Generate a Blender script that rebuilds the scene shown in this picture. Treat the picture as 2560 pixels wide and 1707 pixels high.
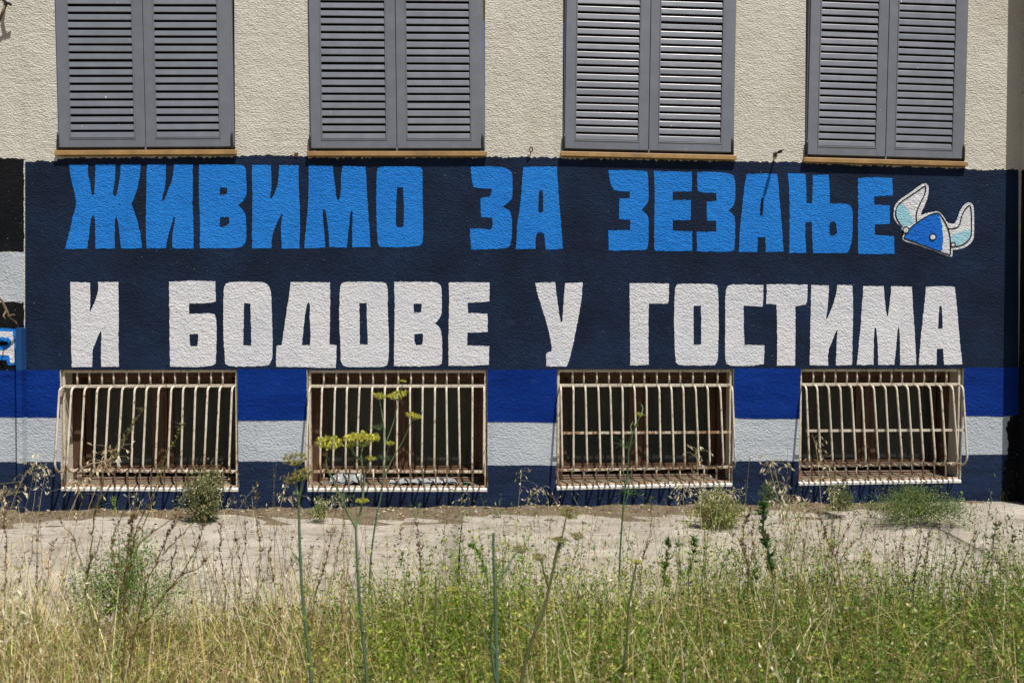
import bpy, bmesh, math, random
import numpy as np
from mathutils import Vector, Matrix
from mathutils.geometry import tessellate_polygon

random.seed(7)
rng = np.random.default_rng(11)
for o in list(bpy.data.objects):
    bpy.data.objects.remove(o, do_unlink=True)
scene = bpy.context.scene
COL = scene.collection

# ------------------------------------------------------------------ camera, light, exposure
F_MM, YAW, PITCH, ROLL = 28.0, 0.0461, -0.0205, 0.0013
CAM = Vector((0.0, -5.1876, 1.2075))
cd = bpy.data.cameras.new('camera')
cam = bpy.data.objects.new('camera', cd)
COL.objects.link(cam)
cd.sensor_fit = 'HORIZONTAL'
cd.sensor_width = 36.0
cd.lens = F_MM
cd.clip_start = 0.05
cd.clip_end = 2000.0
FW = Vector((math.sin(YAW)*math.cos(PITCH), math.cos(YAW)*math.cos(PITCH), math.sin(PITCH)))
RT0 = Vector((math.cos(YAW), -math.sin(YAW), 0))
UP0 = RT0.cross(FW)
RT = RT0*math.cos(ROLL) + UP0*math.sin(ROLL)
UP = UP0*math.cos(ROLL) - RT0*math.sin(ROLL)
cam.matrix_world = Matrix(((RT.x, UP.x, -FW.x, CAM.x), (RT.y, UP.y, -FW.y, CAM.y),
                           (RT.z, UP.z, -FW.z, CAM.z), (0, 0, 0, 1)))
cd.dof.use_dof = True
cd.dof.focus_distance = 5.15
cd.dof.aperture_fstop = 4.0
scene.camera = cam

SUN_TO = Vector((0.72, -1.0, 2.7)).normalized()
SUN_EL = math.asin(SUN_TO.z)
SUN_AZ = math.atan2(SUN_TO.x, SUN_TO.y)
world = bpy.data.worlds.new('World')
scene.world = world
world.use_nodes = True
wn = world.node_tree
wn.nodes.clear()
sky = wn.nodes.new('ShaderNodeTexSky')
sky.sky_type = 'NISHITA'
sky.sun_disc = False
sky.sun_elevation = SUN_EL
sky.sun_rotation = SUN_AZ
bg = wn.nodes.new('ShaderNodeBackground')
bg.inputs['Strength'].default_value = 0.05
wo = wn.nodes.new('ShaderNodeOutputWorld')
wn.links.new(sky.outputs[0], bg.inputs[0])
wn.links.new(bg.outputs[0], wo.inputs[0])

sd = bpy.data.lights.new('sun', 'SUN')
sd.energy = 5.0
sd.angle = math.radians(0.53)
sd.color = (1.0, 0.95, 0.87)
sun = bpy.data.objects.new('sun', sd)
COL.objects.link(sun)
sun.location = (3, -5, 10)
sun.rotation_euler = (-SUN_TO).to_track_quat('-Z', 'Y').to_euler()

scene.view_settings.view_transform = 'Standard'
scene.view_settings.look = 'None'
scene.view_settings.exposure = 0.42
scene.view_settings.gamma = 1.0
scene.view_settings.use_curve_mapping = False
scene.render.engine = 'CYCLES'

# ------------------------------------------------------------------ tracing helpers
FPX = F_MM/36.0*2560.0
def ray(u, v):
    return (FW*FPX + RT*(u-1280.0) + UP*(853.5-v))
def P(u, v, y=0.0):
    """pixel of the photograph -> point on the plane at that y (the wall face is y = 0)"""
    d = ray(u, v)
    return CAM + d*((y-CAM.y)/d.y)
def G(u, v, z=0.0):
    d = ray(u, v)
    return CAM + d*((z-CAM.z)/d.z)
def crop(ox, oy, s, pts):
    return [(ox+x/s, oy+y/s) for x, y in pts]

# ------------------------------------------------------------------ object helpers
def link(name, me, mat=None, parent=None):
    o = bpy.data.objects.new(name, me)
    COL.objects.link(o)
    if mat is not None and me is not None and len(me.materials) == 0:
        me.materials.append(mat)
    if parent is not None:
        o.parent = parent
    return o
def tag(o, label=None, cat=None, group=None, kind=None):
    if label: o['label'] = label
    if cat: o['category'] = cat
    if group: o['group'] = group
    if kind: o['kind'] = kind
    return o
def empty(name, loc=(0, 0, 0)):
    o = bpy.data.objects.new(name, None)
    o.empty_display_size = 0.2
    COL.objects.link(o)
    o.location = loc
    return o

class MB:
    """collects boxes, prisms and tubes, builds ONE mesh"""
    def __init__(s): s.v = []; s.f = []; s.sm = []
    def add(s, vs, fs, smooth=False):
        n = len(s.v)
        s.v += [tuple(v) for v in vs]
        s.f += [tuple(i+n for i in f) for f in fs]
        s.sm += [smooth]*len(fs)
        return s
    def box(s, x0, x1, y0, y1, z0, z1):
        vs = [(x0,y0,z0),(x1,y0,z0),(x1,y1,z0),(x0,y1,z0),(x0,y0,z1),(x1,y0,z1),(x1,y1,z1),(x0,y1,z1)]
        return s.add(vs, [(0,3,2,1),(4,5,6,7),(0,1,5,4),(1,2,6,5),(2,3,7,6),(3,0,4,7)])
    def prism_x(s, prof, x0, x1):
        n = len(prof)
        vs = [(x0, y, z) for y, z in prof] + [(x1, y, z) for y, z in prof]
        fs = [tuple(range(n-1, -1, -1)), tuple(range(n, 2*n))]
        fs += [(i, (i+1) % n, n+(i+1) % n, n+i) for i in range(n)]
        return s.add(vs, fs)
    def tube(s, pts, r0, r1=None, k=6, smooth=True):
        if r1 is None: r1 = r0
        pts = [Vector(p) for p in pts]
        n = len(pts)
        ref = None
        vs = []; fs = []
        for i, p in enumerate(pts):
            t = (pts[min(i+1, n-1)] - pts[max(i-1, 0)])
            if t.length < 1e-9: t = Vector((0, 0, 1))
            t.normalize()
            if ref is None:
                ref = Vector((0, 1, 0)) if abs(t.y) < .9 else Vector((1, 0, 0))
            a = ref - t*ref.dot(t)
            a.normalize(); ref = a
            b = t.cross(a)
            r = r0[i] if isinstance(r0, (list, tuple)) else r0+(r1-r0)*i/max(1, n-1)
            for j in range(k):
                an = 2*math.pi*j/k
                vs.append(p + (a*math.cos(an)+b*math.sin(an))*r)
        for i in range(n-1):
            for j in range(k):
                fs.append((i*k+j, i*k+(j+1) % k, (i+1)*k+(j+1) % k, (i+1)*k+j))
        fs.append(tuple(range(k-1, -1, -1)))
        fs.append(tuple((n-1)*k+j for j in range(k)))
        return s.add(vs, fs, smooth)
    def mesh(s, name):
        me = bpy.data.meshes.new(name)
        me.from_pydata(s.v, [], s.f)
        me.polygons.foreach_set('use_smooth', s.sm)
        me.update()
        bm = bmesh.new(); bm.from_mesh(me)
        bmesh.ops.recalc_face_normals(bm, faces=bm.faces)
        bm.to_mesh(me); bm.free()
        return me
    def build(s, name, mat, parent=None, bevel=0.0):
        me = s.mesh(name)
        o = link(name, me, mat, parent)
        if bevel:
            m = o.modifiers.new('bevel', 'BEVEL'); m.width = bevel; m.segments = 2
            m.limit_method = 'ANGLE'; m.angle_limit = math.radians(40)
        return o

def jitter_edge(pts, step=0.02, amp=0.0015, closed=True):
    """subdivide a painted outline and let the brush wander a little"""
    out = []
    n = len(pts)
    for i in range(n if closed else n-1):
        a = pts[i]; b = pts[(i+1) % n]
        d = math.hypot(b[0]-a[0], b[1]-a[1])
        m = max(1, int(d/step))
        nx, nz = (-(b[1]-a[1])/(d+1e-9), (b[0]-a[0])/(d+1e-9))
        for k in range(m):
            t = k/m
            j = random.gauss(0, amp) if k else random.gauss(0, amp*.4)
            out.append((a[0]+(b[0]-a[0])*t+nx*j, a[1]+(b[1]-a[1])*t+nz*j))
    return out
def smooth_poly(pts, it=1):
    """one round of corner cutting, only where the turn is gentle (rounded letter corners stay round)"""
    for _ in range(it):
        n = len(pts); out = []
        for i in range(n):
            a = Vector(pts[i-1]); b = Vector(pts[i]); c = Vector(pts[(i+1) % n])
            d1 = (b-a); d2 = (c-b)
            ang = abs(d1.angle_signed(d2, 0)) if d1.length > 1e-6 and d2.length > 1e-6 else 0
            if 0.05 < ang < 0.75:
                out.append(tuple(b - d1*0.25)); out.append(tuple(b + d2*0.25))
            else:
                out.append(tuple(b))
        pts = out
    return pts
def paint_mesh(name, loops, y, thick=0.0009):
    """a coat of paint: a thin sheet y in front of the wall with its edge turned back; loops in (x, z)"""
    polys = [[Vector((x, z, 0)) for x, z in lp] for lp in loops]
    tris = tessellate_polygon(polys)
    flat = [p for lp in loops for p in lp]
    vs = [(x, y, z) for x, z in flat]
    fs = []
    for t in tris:
        a, b, c = [Vector((flat[i][0], flat[i][1])) for i in t]
        if (b-a).cross(c-a) > 0: fs.append(tuple(t))
        else: fs.append((t[0], t[2], t[1]))
    n = len(vs)
    vs += [(x, y+thick, z) for x, z in flat]
    k = 0
    for lp in loops:
        m = len(lp)
        for i in range(m):
            a = k+i; b = k+(i+1) % m
            fs.append((a, a+n, b+n, b))
        k += m
    me = bpy.data.meshes.new(name)
    me.from_pydata(vs, [], fs)
    me.update()
    return me
def wallpts(px, y=0.0):
    return [(p.x, p.z) for p in (P(u, v, y) for u, v in px)]

# ------------------------------------------------------------------ materials
def new_mat(name):
    m = bpy.data.materials.new(name)
    m.use_nodes = True
    nt = m.node_tree
    return m, nt, nt.nodes['Principled BSDF']
def N(nt, t, **kw):
    n = nt.nodes.new(t)
    for k, v in kw.items():
        if hasattr(n, k): setattr(n, k, v)
        else: n.inputs[k].default_value = v
    return n
def posn(nt, scale=(1, 1, 1)):
    g = N(nt, 'ShaderNodeNewGeometry')
    m = N(nt, 'ShaderNodeMapping')
    m.inputs['Scale'].default_value = scale
    nt.links.new(g.outputs['Position'], m.inputs['Vector'])
    return m.outputs[0]
def noise(nt, vec, scale, detail=3.0, rough=0.55):
    n = N(nt, 'ShaderNodeTexNoise')
    n.inputs['Scale'].default_value = scale
    n.inputs['Detail'].default_value = detail
    n.inputs['Roughness'].default_value = rough
    if vec is not None: nt.links.new(vec, n.inputs['Vector'])
    return n.outputs['Fac']
def ramp(nt, fac, lo, hi):
    r = N(nt, 'ShaderNodeMapRange')
    r.inputs['From Min'].default_value = lo
    r.inputs['From Max'].default_value = hi
    nt.links.new(fac, r.inputs['Value'])
    return r.outputs['Result']
def mixc(nt, fac, a, b):
    m = N(nt, 'ShaderNodeMix', data_type='RGBA')
    if hasattr(fac, 'links') or not isinstance(fac, (int, float)): nt.links.new(fac, m.inputs[0])
    else: m.inputs[0].default_value = fac
    for sock, c in ((m.inputs[6], a), (m.inputs[7], b)):
        if isinstance(c, (tuple, list)): sock.default_value = (*c, 1) if len(c) == 3 else c
        else: nt.links.new(c, sock)
    return m.outputs[2]
def mul(nt, a, k):
    m = N(nt, 'ShaderNodeMath', operation='MULTIPLY')
    nt.links.new(a, m.inputs[0])
    if isinstance(k, (int, float)): m.inputs[1].default_value = k
    else: nt.links.new(k, m.inputs[1])
    return m.outputs[0]
def addm(nt, a, b):
    m = N(nt, 'ShaderNodeMath', operation='ADD')
    nt.links.new(a, m.inputs[0])
    if isinstance(b, (int, float)): m.inputs[1].default_value = b
    else: nt.links.new(b, m.inputs[1])
    return m.outputs[0]
def bump(nt, bsdf, h, dist, strength=1.0):
    b = N(nt, 'ShaderNodeBump')
    b.inputs['Strength'].default_value = strength
    b.inputs['Distance'].default_value = dist
    nt.links.new(h, b.inputs['Height'])
    nt.links.new(b.outputs[0], bsdf.inputs['Normal'])

def stucco(name, col, col2, dist=0.0085, scale=88, speck=None, speck_thr=0.74, dirt=None, rough=0.9, smear=(1, 1, 1.0), streak=0.30, fade=0.45):
    m, nt, b = new_mat(name)
    p = posn(nt, (0.8, 1, 1.25))
    n1 = noise(nt, p, scale, 2.5, 0.6)
    n2 = noise(nt, p, scale*0.33, 2, 0.5)
    trowel = noise(nt, posn(nt, (1, 1, 1)), 1.9, 3, 0.6)
    vs_ = N(nt, 'ShaderNodeMapRange'); vs_.inputs['From Min'].default_value = 0.32; vs_.inputs['From Max'].default_value = 0.68
    vs_.inputs['To Min'].default_value = 0.62; vs_.inputs['To Max'].default_value = 1.25
    nt.links.new(trowel, vs_.inputs['Value'])
    n3 = noise(nt, posn(nt, (1, 1, 1)), 9, 3, 0.6)
    h = addm(nt, mul(nt, addm(nt, n1, mul(nt, n2, 0.55)), vs_.outputs[0]), mul(nt, n3, 0.5))
    bump(nt, b, h, dist)
    big = noise(nt, posn(nt, smear), 2.6, 5, 0.62)
    c = mixc(nt, ramp(nt, big, 0.38, 0.66), col, col2)
    fine = noise(nt, p, 150, 2, 0.5)
    dk = tuple(x*0.72 for x in col)
    c = mixc(nt, mul(nt, ramp(nt, fine, 0.45, 0.7), 0.45), c, dk)
    run = noise(nt, posn(nt, (16, 1, 0.7)), 1.0, 5, 0.6)
    c = mixc(nt, mul(nt, ramp(nt, run, 0.56, 0.74), streak), c, tuple(x*0.62+0.006 for x in col))
    thin = noise(nt, posn(nt, (1, 1, 1.6)), 6.5, 6, 0.7)
    c = mixc(nt, mul(nt, ramp(nt, thin, 0.58, 0.76), fade), c, tuple(min(1, x*1.25+0.014) for x in col2))
    if dirt:
        d = noise(nt, posn(nt, (1, 1, 0.6)), 1.7, 6, 0.7)
        c = mixc(nt, mul(nt, ramp(nt, d, 0.52, 0.75), 0.6), c, dirt)
    if speck:
        s = noise(nt, posn(nt), 95, 1.0, 0.5)
        c = mixc(nt, mul(nt, ramp(nt, s, speck_thr, speck_thr+0.04), 0.8), c, speck)
    nt.links.new(c, b.inputs['Base Color'])
    b.inputs['Roughness'].default_value = rough
    b.inputs['Specular IOR Level'].default_value = 0.06
    return m

M = {}
M['cream'] = stucco('cream stucco', (0.55, 0.525, 0.462), (0.61, 0.588, 0.525), dist=0.0125, scale=84, dirt=(0.43, 0.385, 0.31), streak=0.35)
M['navy'] = stucco('navy paint', (0.0105, 0.0165, 0.034), (0.0145, 0.028, 0.066), speck=(0.35, 0.37, 0.42), speck_thr=0.765)
M['letter_blue'] = stucco('sky blue paint', (0.017, 0.175, 0.60), (0.022, 0.205, 0.65))
M['letter_white'] = stucco('white paint', (0.66, 0.66, 0.69), (0.58, 0.60, 0.655))
M['royal'] = stucco('royal blue paint', (0.003, 0.021, 0.155), (0.005, 0.036, 0.235), dist=0.005, scale=50, smear=(0.5, 1, 3))
M['stripe_white'] = stucco('pale stripe paint', (0.40, 0.44, 0.49), (0.48, 0.515, 0.555), dist=0.007, scale=70, smear=(0.6, 1, 2))
M['plinth_navy'] = stucco('navy plinth paint', (0.0115, 0.0175, 0.040), (0.018, 0.034, 0.082), dist=0.005, scale=46, speck=(0.4, 0.42, 0.45), speck_thr=0.775, smear=(0.5, 1, 3))
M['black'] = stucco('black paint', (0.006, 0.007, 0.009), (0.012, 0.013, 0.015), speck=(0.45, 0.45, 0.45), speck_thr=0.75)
M['helmet_blue'] = stucco('helmet blue paint', (0.012, 0.130, 0.56), (0.016, 0.16, 0.62), dist=0.008)
M['cyan'] = stucco('cyan paint', (0.27, 0.53, 0.64), (0.36, 0.59, 0.67), dist=0.008)
M['line_black'] = stucco('outline paint', (0.010, 0.010, 0.014), (0.014, 0.014, 0.02), dist=0.008)
M['duct_blue'] = stucco('duct blue paint', (0.012, 0.055, 0.17), (0.018, 0.07, 0.21), dist=0.001)
M['reveal'] = stucco('reveal plaster', (0.56, 0.50, 0.40), (0.64, 0.58, 0.48), dist=0.004, scale=45, dirt=(0.42, 0.36, 0.27))

def alu(name, col, rough=0.42):
    m, nt, b = new_mat(name)
    d = noise(nt, posn(nt, (1, 1, 1)), 9, 5, 0.65)
    g = noise(nt, posn(nt, (3, 1, 60)), 6, 3, 0.6)
    c = mixc(nt, mul(nt, ramp(nt, d, 0.45, 0.8), 0.5), col, tuple(min(1, x*1.45+0.01) for x in col))
    c = mixc(nt, mul(nt, ramp(nt, g, 0.52, 0.78), 0.38), c, (0.22, 0.205, 0.185))
    fl = noise(nt, posn(nt, (1, 1, 0.35)), 60, 1, 0.5)
    c = mixc(nt, ramp(nt, fl, 0.80, 0.815), c, (0.6, 0.6, 0.58))
    ble = noise(nt, posn(nt, (1.3, 1, 0.5)), 1.6, 3, 0.6)
    c = mixc(nt, mul(nt, ramp(nt, ble, 0.42, 0.68), 0.35), c, tuple(x*1.35 for x in col))
    nt.links.new(c, b.inputs['Base Color'])
    b.inputs['Roughness'].default_value = rough
    r = N(nt, 'ShaderNodeMapRange'); r.inputs['To Min'].default_value = rough-0.08; r.inputs['To Max'].default_value = rough+0.15
    nt.links.new(d, r.inputs['Value']); nt.links.new(r.outputs[0], b.inputs['Roughness'])
    return m
M['alu'] = alu('grey shutter enamel', (0.135, 0.148, 0.178))
M['slat'] = alu('grey slat enamel', (0.150, 0.163, 0.195), 0.34)

def plain(name, col, rough=0.6, var=0.25, scale=20, bmp=0.0, metal=0.0):
    m, nt, b = new_mat(name)
    n = noise(nt, posn(nt), scale, 4, 0.6)
    c = mixc(nt, ramp(nt, n, 0.3, 0.7), tuple(x*(1-var) for x in col), tuple(min(1, x*(1+var)) for x in col))
    nt.links.new(c, b.inputs['Base Color'])
    b.inputs['Roughness'].default_value = rough
    b.inputs['Metallic'].default_value = metal
    if bmp: bump(nt, b, n, bmp)
    return m
M['iron'] = plain('black iron', (0.012, 0.012, 0.014), 0.5)
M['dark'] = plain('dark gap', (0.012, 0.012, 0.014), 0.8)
M['sill_tan'] = plain('ochre sill enamel', (0.36, 0.215, 0.085), 0.5, 0.3, 7)
M['sill_bare'] = plain('stained render below sill', (0.20, 0.15, 0.06), 0.9, 0.5, 30)
M['sill_white'] = plain('flaking white sill', (0.70, 0.67, 0.62), 0.8, 0.18, 30, 0.003)
M['room'] = plain('dim room', (0.035, 0.026, 0.018), 0.95)
M['curtain'] = plain('old olive curtain', (0.30, 0.24, 0.12), 0.95, 0.35, 6)
M['curtain_dark'] = plain('dark curtain', (0.055, 0.047, 0.033), 0.95, 0.3, 5)
M['plastic'] = plain('torn clear plastic sheet', (0.24, 0.25, 0.255), 0.4, 0.3, 25)
M['bottle'] = plain('green bottle glass', (0.01, 0.12, 0.05), 0.12, 0.2)
M['twig'] = plain('dry wood', (0.15, 0.105, 0.06), 0.85, 0.35, 60, 0.002)
M['rust_wire'] = plain('rusty iron', (0.085, 0.04, 0.022), 0.85, 0.4, 80)
M['stone'] = plain('grey stone', (0.30, 0.29, 0.27), 0.95, 0.3, 12, 0.01)

def wood(name, a, b_):
    m, nt, b = new_mat(name)
    p = posn(nt, (14, 14, 1.3))
    n = noise(nt, p, 8, 5, 0.6)
    c = mixc(nt, ramp(nt, n, 0.3, 0.7), a, b_)
    w = noise(nt, posn(nt, (1, 1, 1)), 14, 4, 0.6)
    c = mixc(nt, mul(nt, ramp(nt, w, 0.6, 0.75), 0.5), c, (0.33, 0.24, 0.15))
    nt.links.new(c, b.inputs['Base Color'])
    b.inputs['Roughness'].default_value = 0.7
    bump(nt, b, n, 0.002)
    return m
M['wood'] = wood('weathered brown wood', (0.038, 0.017, 0.009), (0.12, 0.050, 0.018))
M['wood_pale'] = wood('pale brown wood', (0.10, 0.06, 0.042), (0.24, 0.16, 0.115))  # paler copy of the wood for the bottom rails

def grille_paint(name, rust_lo, rust_hi, amt=0.0):
    m, nt, b = new_mat(name)
    n = noise(nt, posn(nt, (1, 1, 0.45)), 55, 4, 0.65)
    big = noise(nt, posn(nt, (1, 1, 1)), 6, 3, 0.6)
    g = N(nt, 'ShaderNodeNewGeometry')
    sx = N(nt, 'ShaderNodeSeparateXYZ'); nt.links.new(g.outputs['Position'], sx.inputs[0])
    low = N(nt, 'ShaderNodeMapRange'); low.inputs['From Min'].default_value = 0.22; low.inputs['From Max'].default_value = 0.46
    low.inputs['To Min'].default_value = 0.17; low.inputs['To Max'].default_value = 0.0
    nt.links.new(sx.outputs['Z'], low.inputs['Value'])
    f = addm(nt, addm(nt, n, low.outputs[0]), mul(nt, big, 0.18))
    f = addm(nt, f, amt)
    paint = mixc(nt, ramp(nt, big, 0.35, 0.65), (0.60, 0.54, 0.44), (0.48, 0.42, 0.33))
    c = mixc(nt, ramp(nt, f, rust_lo, rust_hi), paint, (0.27, 0.135, 0.058))
    ch = noise(nt, posn(nt, (1.5, 1, 0.25)), 120, 2, 0.5)
    c = mixc(nt, ramp(nt, ch, 0.61, 0.66), c, (0.10, 0.055, 0.035))
    nt.links.new(c, b.inputs['Base Color'])
    b.inputs['Roughness'].default_value = 0.6
    bump(nt, b, n, 0.0015)
    return m
M['grille'] = grille_paint('cream grille paint with rust', 0.70, 0.80)
M['grille_rusty'] = grille_paint('rusted grille rail', 0.60, 0.68, 0.06)

def glass(name, dust):
    m, nt, b = new_mat(name)
    n = noise(nt, posn(nt), 7, 5, 0.65)
    c = mixc(nt, ramp(nt, n, 0.3, 0.75), tuple(x*0.7 for x in dust), dust)
    nt.links.new(c, b.inputs['Base Color'])
    b.inputs['Roughness'].default_value = 0.12
    b.inputs['Specular IOR Level'].default_value = 0.5
    tr = N(nt, 'ShaderNodeBsdfTransparent'); tr.inputs[0].default_value = (0.75, 0.78, 0.74, 1)
    mx = N(nt, 'ShaderNodeMixShader'); mx.inputs[0].default_value = 0.42
    out = nt.nodes['Material Output']
    nt.links.new(b.outputs[0], mx.inputs[2]); nt.links.new(tr.outputs[0], mx.inputs[1])
    nt.links.new(mx.outputs[0], out.inputs['Surface'])
    return m
M['glass'] = glass('dusty window glass', (0.085, 0.088, 0.088))

def concrete(name):
    m, nt, b = new_mat(name)
    p = posn(nt)
    big = noise(nt, posn(nt, (1, 1.6, 1)), 3.2, 6, 0.65)
    mid = noise(nt, posn(nt, (0.5, 2.2, 1)), 14, 5, 0.65)
    fine = noise(nt, p, 170, 2, 0.6)
    c = mixc(nt, ramp(nt, big, 0.35, 0.68), (0.43, 0.39, 0.335), (0.27, 0.238, 0.20))
    c = mixc(nt, mul(nt, ramp(nt, mid, 0.50, 0.68), 0.65), c, (0.19, 0.165, 0.135))
    c = mixc(nt, mul(nt, ramp(nt, fine, 0.56, 0.72), 0.55), c, (0.14, 0.12, 0.10))
    cr = N(nt, 'ShaderNodeTexVoronoi', feature='DISTANCE_TO_EDGE'); cr.inputs['Scale'].default_value = 1.4
    wob = N(nt, 'ShaderNodeTexNoise'); wob.inputs['Scale'].default_value = 4.0; nt.links.new(p, wob.inputs['Vector'])
    vm = N(nt, 'ShaderNodeVectorMath', operation='ADD'); nt.links.new(p, vm.inputs[0]); nt.links.new(wob.outputs['Color'], vm.inputs[1])
    nt.links.new(vm.outputs[0], cr.inputs['Vector'])
    inv = ramp(nt, cr.outputs['Distance'], 0.016, 0.003)
    st_ = noise(nt, posn(nt, (1, 1, 1)), 1.3, 6, 0.7)
    c = mixc(nt, mul(nt, ramp(nt, st_, 0.52, 0.70), 0.5), c, (0.17, 0.145, 0.115))
    c = mixc(nt, mul(nt, inv, 0.55), c, (0.13, 0.11, 0.09))
    nt.links.new(c, b.inputs['Base Color'])
    b.inputs['Roughness'].default_value = 0.95
    b.inputs['Specular IOR Level'].default_value = 0.2
    h = addm(nt, mul(nt, fine, 0.5), mid)
    bump(nt, b, h, 0.013)
    return m
M['concrete'] = concrete('worn pavement concrete')

def soil(name, a, b_, c_):
    m, nt, b = new_mat(name)
    n = noise(nt, posn(nt), 9, 6, 0.7)
    f = noise(nt, posn(nt), 70, 3, 0.6)
    c = mixc(nt, ramp(nt, n, 0.35, 0.65), a, b_)
    c = mixc(nt, mul(nt, ramp(nt, f, 0.52, 0.7), 0.7), c, c_)
    nt.links.new(c, b.inputs['Base Color'])
    b.inputs['Roughness'].default_value = 1.0
    b.inputs['Specular IOR Level'].default_value = 0.1
    bump(nt, b, addm(nt, f, n), 0.02)
    return m
M['soil'] = soil('dry soil with straw', (0.15, 0.105, 0.06), (0.24, 0.18, 0.10), (0.33, 0.26, 0.14))
M['dirt'] = soil('wind-blown dirt', (0.105, 0.080, 0.054), (0.175, 0.138, 0.095), (0.27, 0.23, 0.17))

def leafmat(name, trans=0.35, rough=0.55):
    m, nt, b = new_mat(name)
    a = N(nt, 'ShaderNodeVertexColor'); a.layer_name = 'Col'
    nt.links.new(a.outputs[0], b.inputs['Base Color'])
    b.inputs['Roughness'].default_value = rough
    b.inputs['Specular IOR Level'].default_value = 0.3
    t = N(nt, 'ShaderNodeBsdfTranslucent'); nt.links.new(a.outputs[0], t.inputs[0])
    mx = N(nt, 'ShaderNodeMixShader'); mx.inputs[0].default_value = trans
    nt.links.new(b.outputs[0], mx.inputs[1]); nt.links.new(t.outputs[0], mx.inputs[2])
    nt.links.new(mx.outputs[0], nt.nodes['Material Output'].inputs['Surface'])
    return m
M['leaf'] = leafmat('leaf tissue', 0.42)
M['straw'] = leafmat('dry straw', 0.25, 0.6)
M['stem'] = leafmat('plant stem', 0.0, 0.5)

# ------------------------------------------------------------------ ground and pavement
GZ = -0.13
def grid_mesh(name, xs, ys, zf):
    vs = [(x, y, zf(x, y)) for y in ys for x in xs]
    nx = len(xs)
    fs = [(j*nx+i, j*nx+i+1, (j+1)*nx+i+1, (j+1)*nx+i) for j in range(len(ys)-1) for i in range(nx-1)]
    me = bpy.data.meshes.new(name); me.from_pydata(vs, [], fs)
    me.polygons.foreach_set('use_smooth', [True]*len(fs)); me.update()
    return me
def gz(x, y):
    return GZ + 0.02*math.sin(2.1*x+0.7)*math.cos(1.7*y) + 0.012*math.sin(5.3*x+3*y)
far = list(np.linspace(-400, -8, 12)) + list(np.linspace(-7, 7, 57)) + list(np.linspace(8, 400, 12))
fary = list(np.linspace(-400, -8, 12)) + list(np.linspace(-7, 1, 33)) + list(np.linspace(8, 400, 12))
ground = link('ground', grid_mesh('ground', far, fary, gz), M['soil'])
tag(ground, kind='structure')

pavement = empty('pavement', (0, 0, 0)); tag(pavement, kind='structure')
def slab(x0, x1, front, seed, rise=0.0):
    r = random.Random(seed)
    xs = list(np.linspace(x0+0.006, x1-0.006, max(8, int((x1-x0)*9))))
    prof = [(0.02, 0.0), (-0.16, 0.0), (-0.26, 0.002), (-0.30, -0.004), (-0.36, -0.012), (-0.7, -0.024), (-1.1, -0.036), (-1.45, -0.046), (front+0.04, -0.056), (front+0.012, -0.062), (front, -0.075), (front-0.004, -0.25)]
    ph = [r.uniform(0, 6) for _ in range(4)]
    vs = []; fs = []
    for x in xs:
        for k, (y, z) in enumerate(prof):
            e = 0.018*math.sin(3.1*x+ph[0])+0.012*math.sin(9.7*x+ph[1])+r.gauss(0, 0.006) if k >= 8 else 0
            w = 0.006*math.sin(2.3*x+ph[2]+y*3)+0.003*math.sin(8*x+ph[3]-5*y) if 0 < k < 10 else 0
            up = rise*min(1, max(0, (x-x0)/0.25))*max(0.0, 1-abs(y+0.1)/0.7) if rise else 0
            ex = (0.007*math.sin(9*y+ph[3])+0.004*math.sin(37*y)+r.gauss(0, .002)) if x in (xs[0], xs[-1]) else 0
            vs.append((x+ex, y+e, z+w+up))
    n = len(prof)
    for i in range(len(xs)-1):
        for k in range(n-1):
            fs.append((i*n+k, i*n+k+1, (i+1)*n+k+1, (i+1)*n+k))
    fs.append(tuple(range(n))); fs.append(tuple((len(xs)-1)*n+k for k in range(n-1, -1, -1)))
    me = bpy.data.meshes.new('slab'); me.from_pydata(vs, [], fs)
    me.polygons.foreach_set('use_smooth', [True]*(len(fs)-2)+[False]*2); me.update()
    return link('slab', me, M['concrete'], pavement)
slab(-9.0, -3.06, -1.76, 1)
slab(-3.06, -0.085, -1.74, 2)
slab(-0.085, 2.80, -1.70, 3)
slab(2.80, 9.0, -1.66, 4, 0.03)
# earth swept against the foot of the wall
def dz(x, y):
    t = max(0.0, 1+y/0.30)
    t = max(0.0, 1+y/(0.24+0.05*math.sin(1.9*x+1)+0.035*math.sin(6.1*x)+0.02*math.sin(17*x)))
    return -0.006 + 0.030*t**1.2 + 0.005*math.sin(11*x+3)+0.004*math.sin(23*x+30*y) - (0.03 if y < -0.32 else 0)
dirt = link('dirt', grid_mesh('dirt', list(np.linspace(-6, 3.6, 190)), [0.0, -0.04, -0.09, -0.14, -0.19, -0.22, -0.25, -0.28, -0.31, -0.34], dz), M['dirt'])
tag(dirt, kind='structure')

# ------------------------------------------------------------------ the building
building = empty('building', (0, 0, 0))
tag(building, 'stuccoed building front with grey louvred shutters, barred basement windows and a painted blue slogan', 'building')

UPW = [((142.6,380),(586.8,378)), ((770.7,382),(1212,382)), ((1405,382),(1836,392)), ((2014.4,397),(2413.7,408))]
UPT = [(147,587.5), (777,1213.5), (1408.6,1835), (2010.8,2410.4)]
LOW = [((150.5,924.5),(593,923),(597,1228),(153,1226)), ((767.5,924.5),(1218,924.5),(1219,1228),(769,1228)),
       ((1393.4,923),(1835,923),(1830,1215),(1390,1224)), ((2002,921.5),(2409.6,921.5),(2400.7,1206),(1995.6,1213))]
ZTOP = 3.72
up = []
for (a, b), (ta, tb) in zip(UPW, UPT):
    A, B, TA, TB = P(*a), P(*b), P(ta, 0), P(tb, 0)
    up.append((0.6*A.x+0.4*TA.x, 0.6*B.x+0.4*TB.x, A.z, B.z))
low = [[P(*q) for q in w] for w in LOW]
outer = [(-9, -0.3), (3.66, -0.3), (3.66, 6.2), (-9, 6.2)]
holes = []
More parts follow.
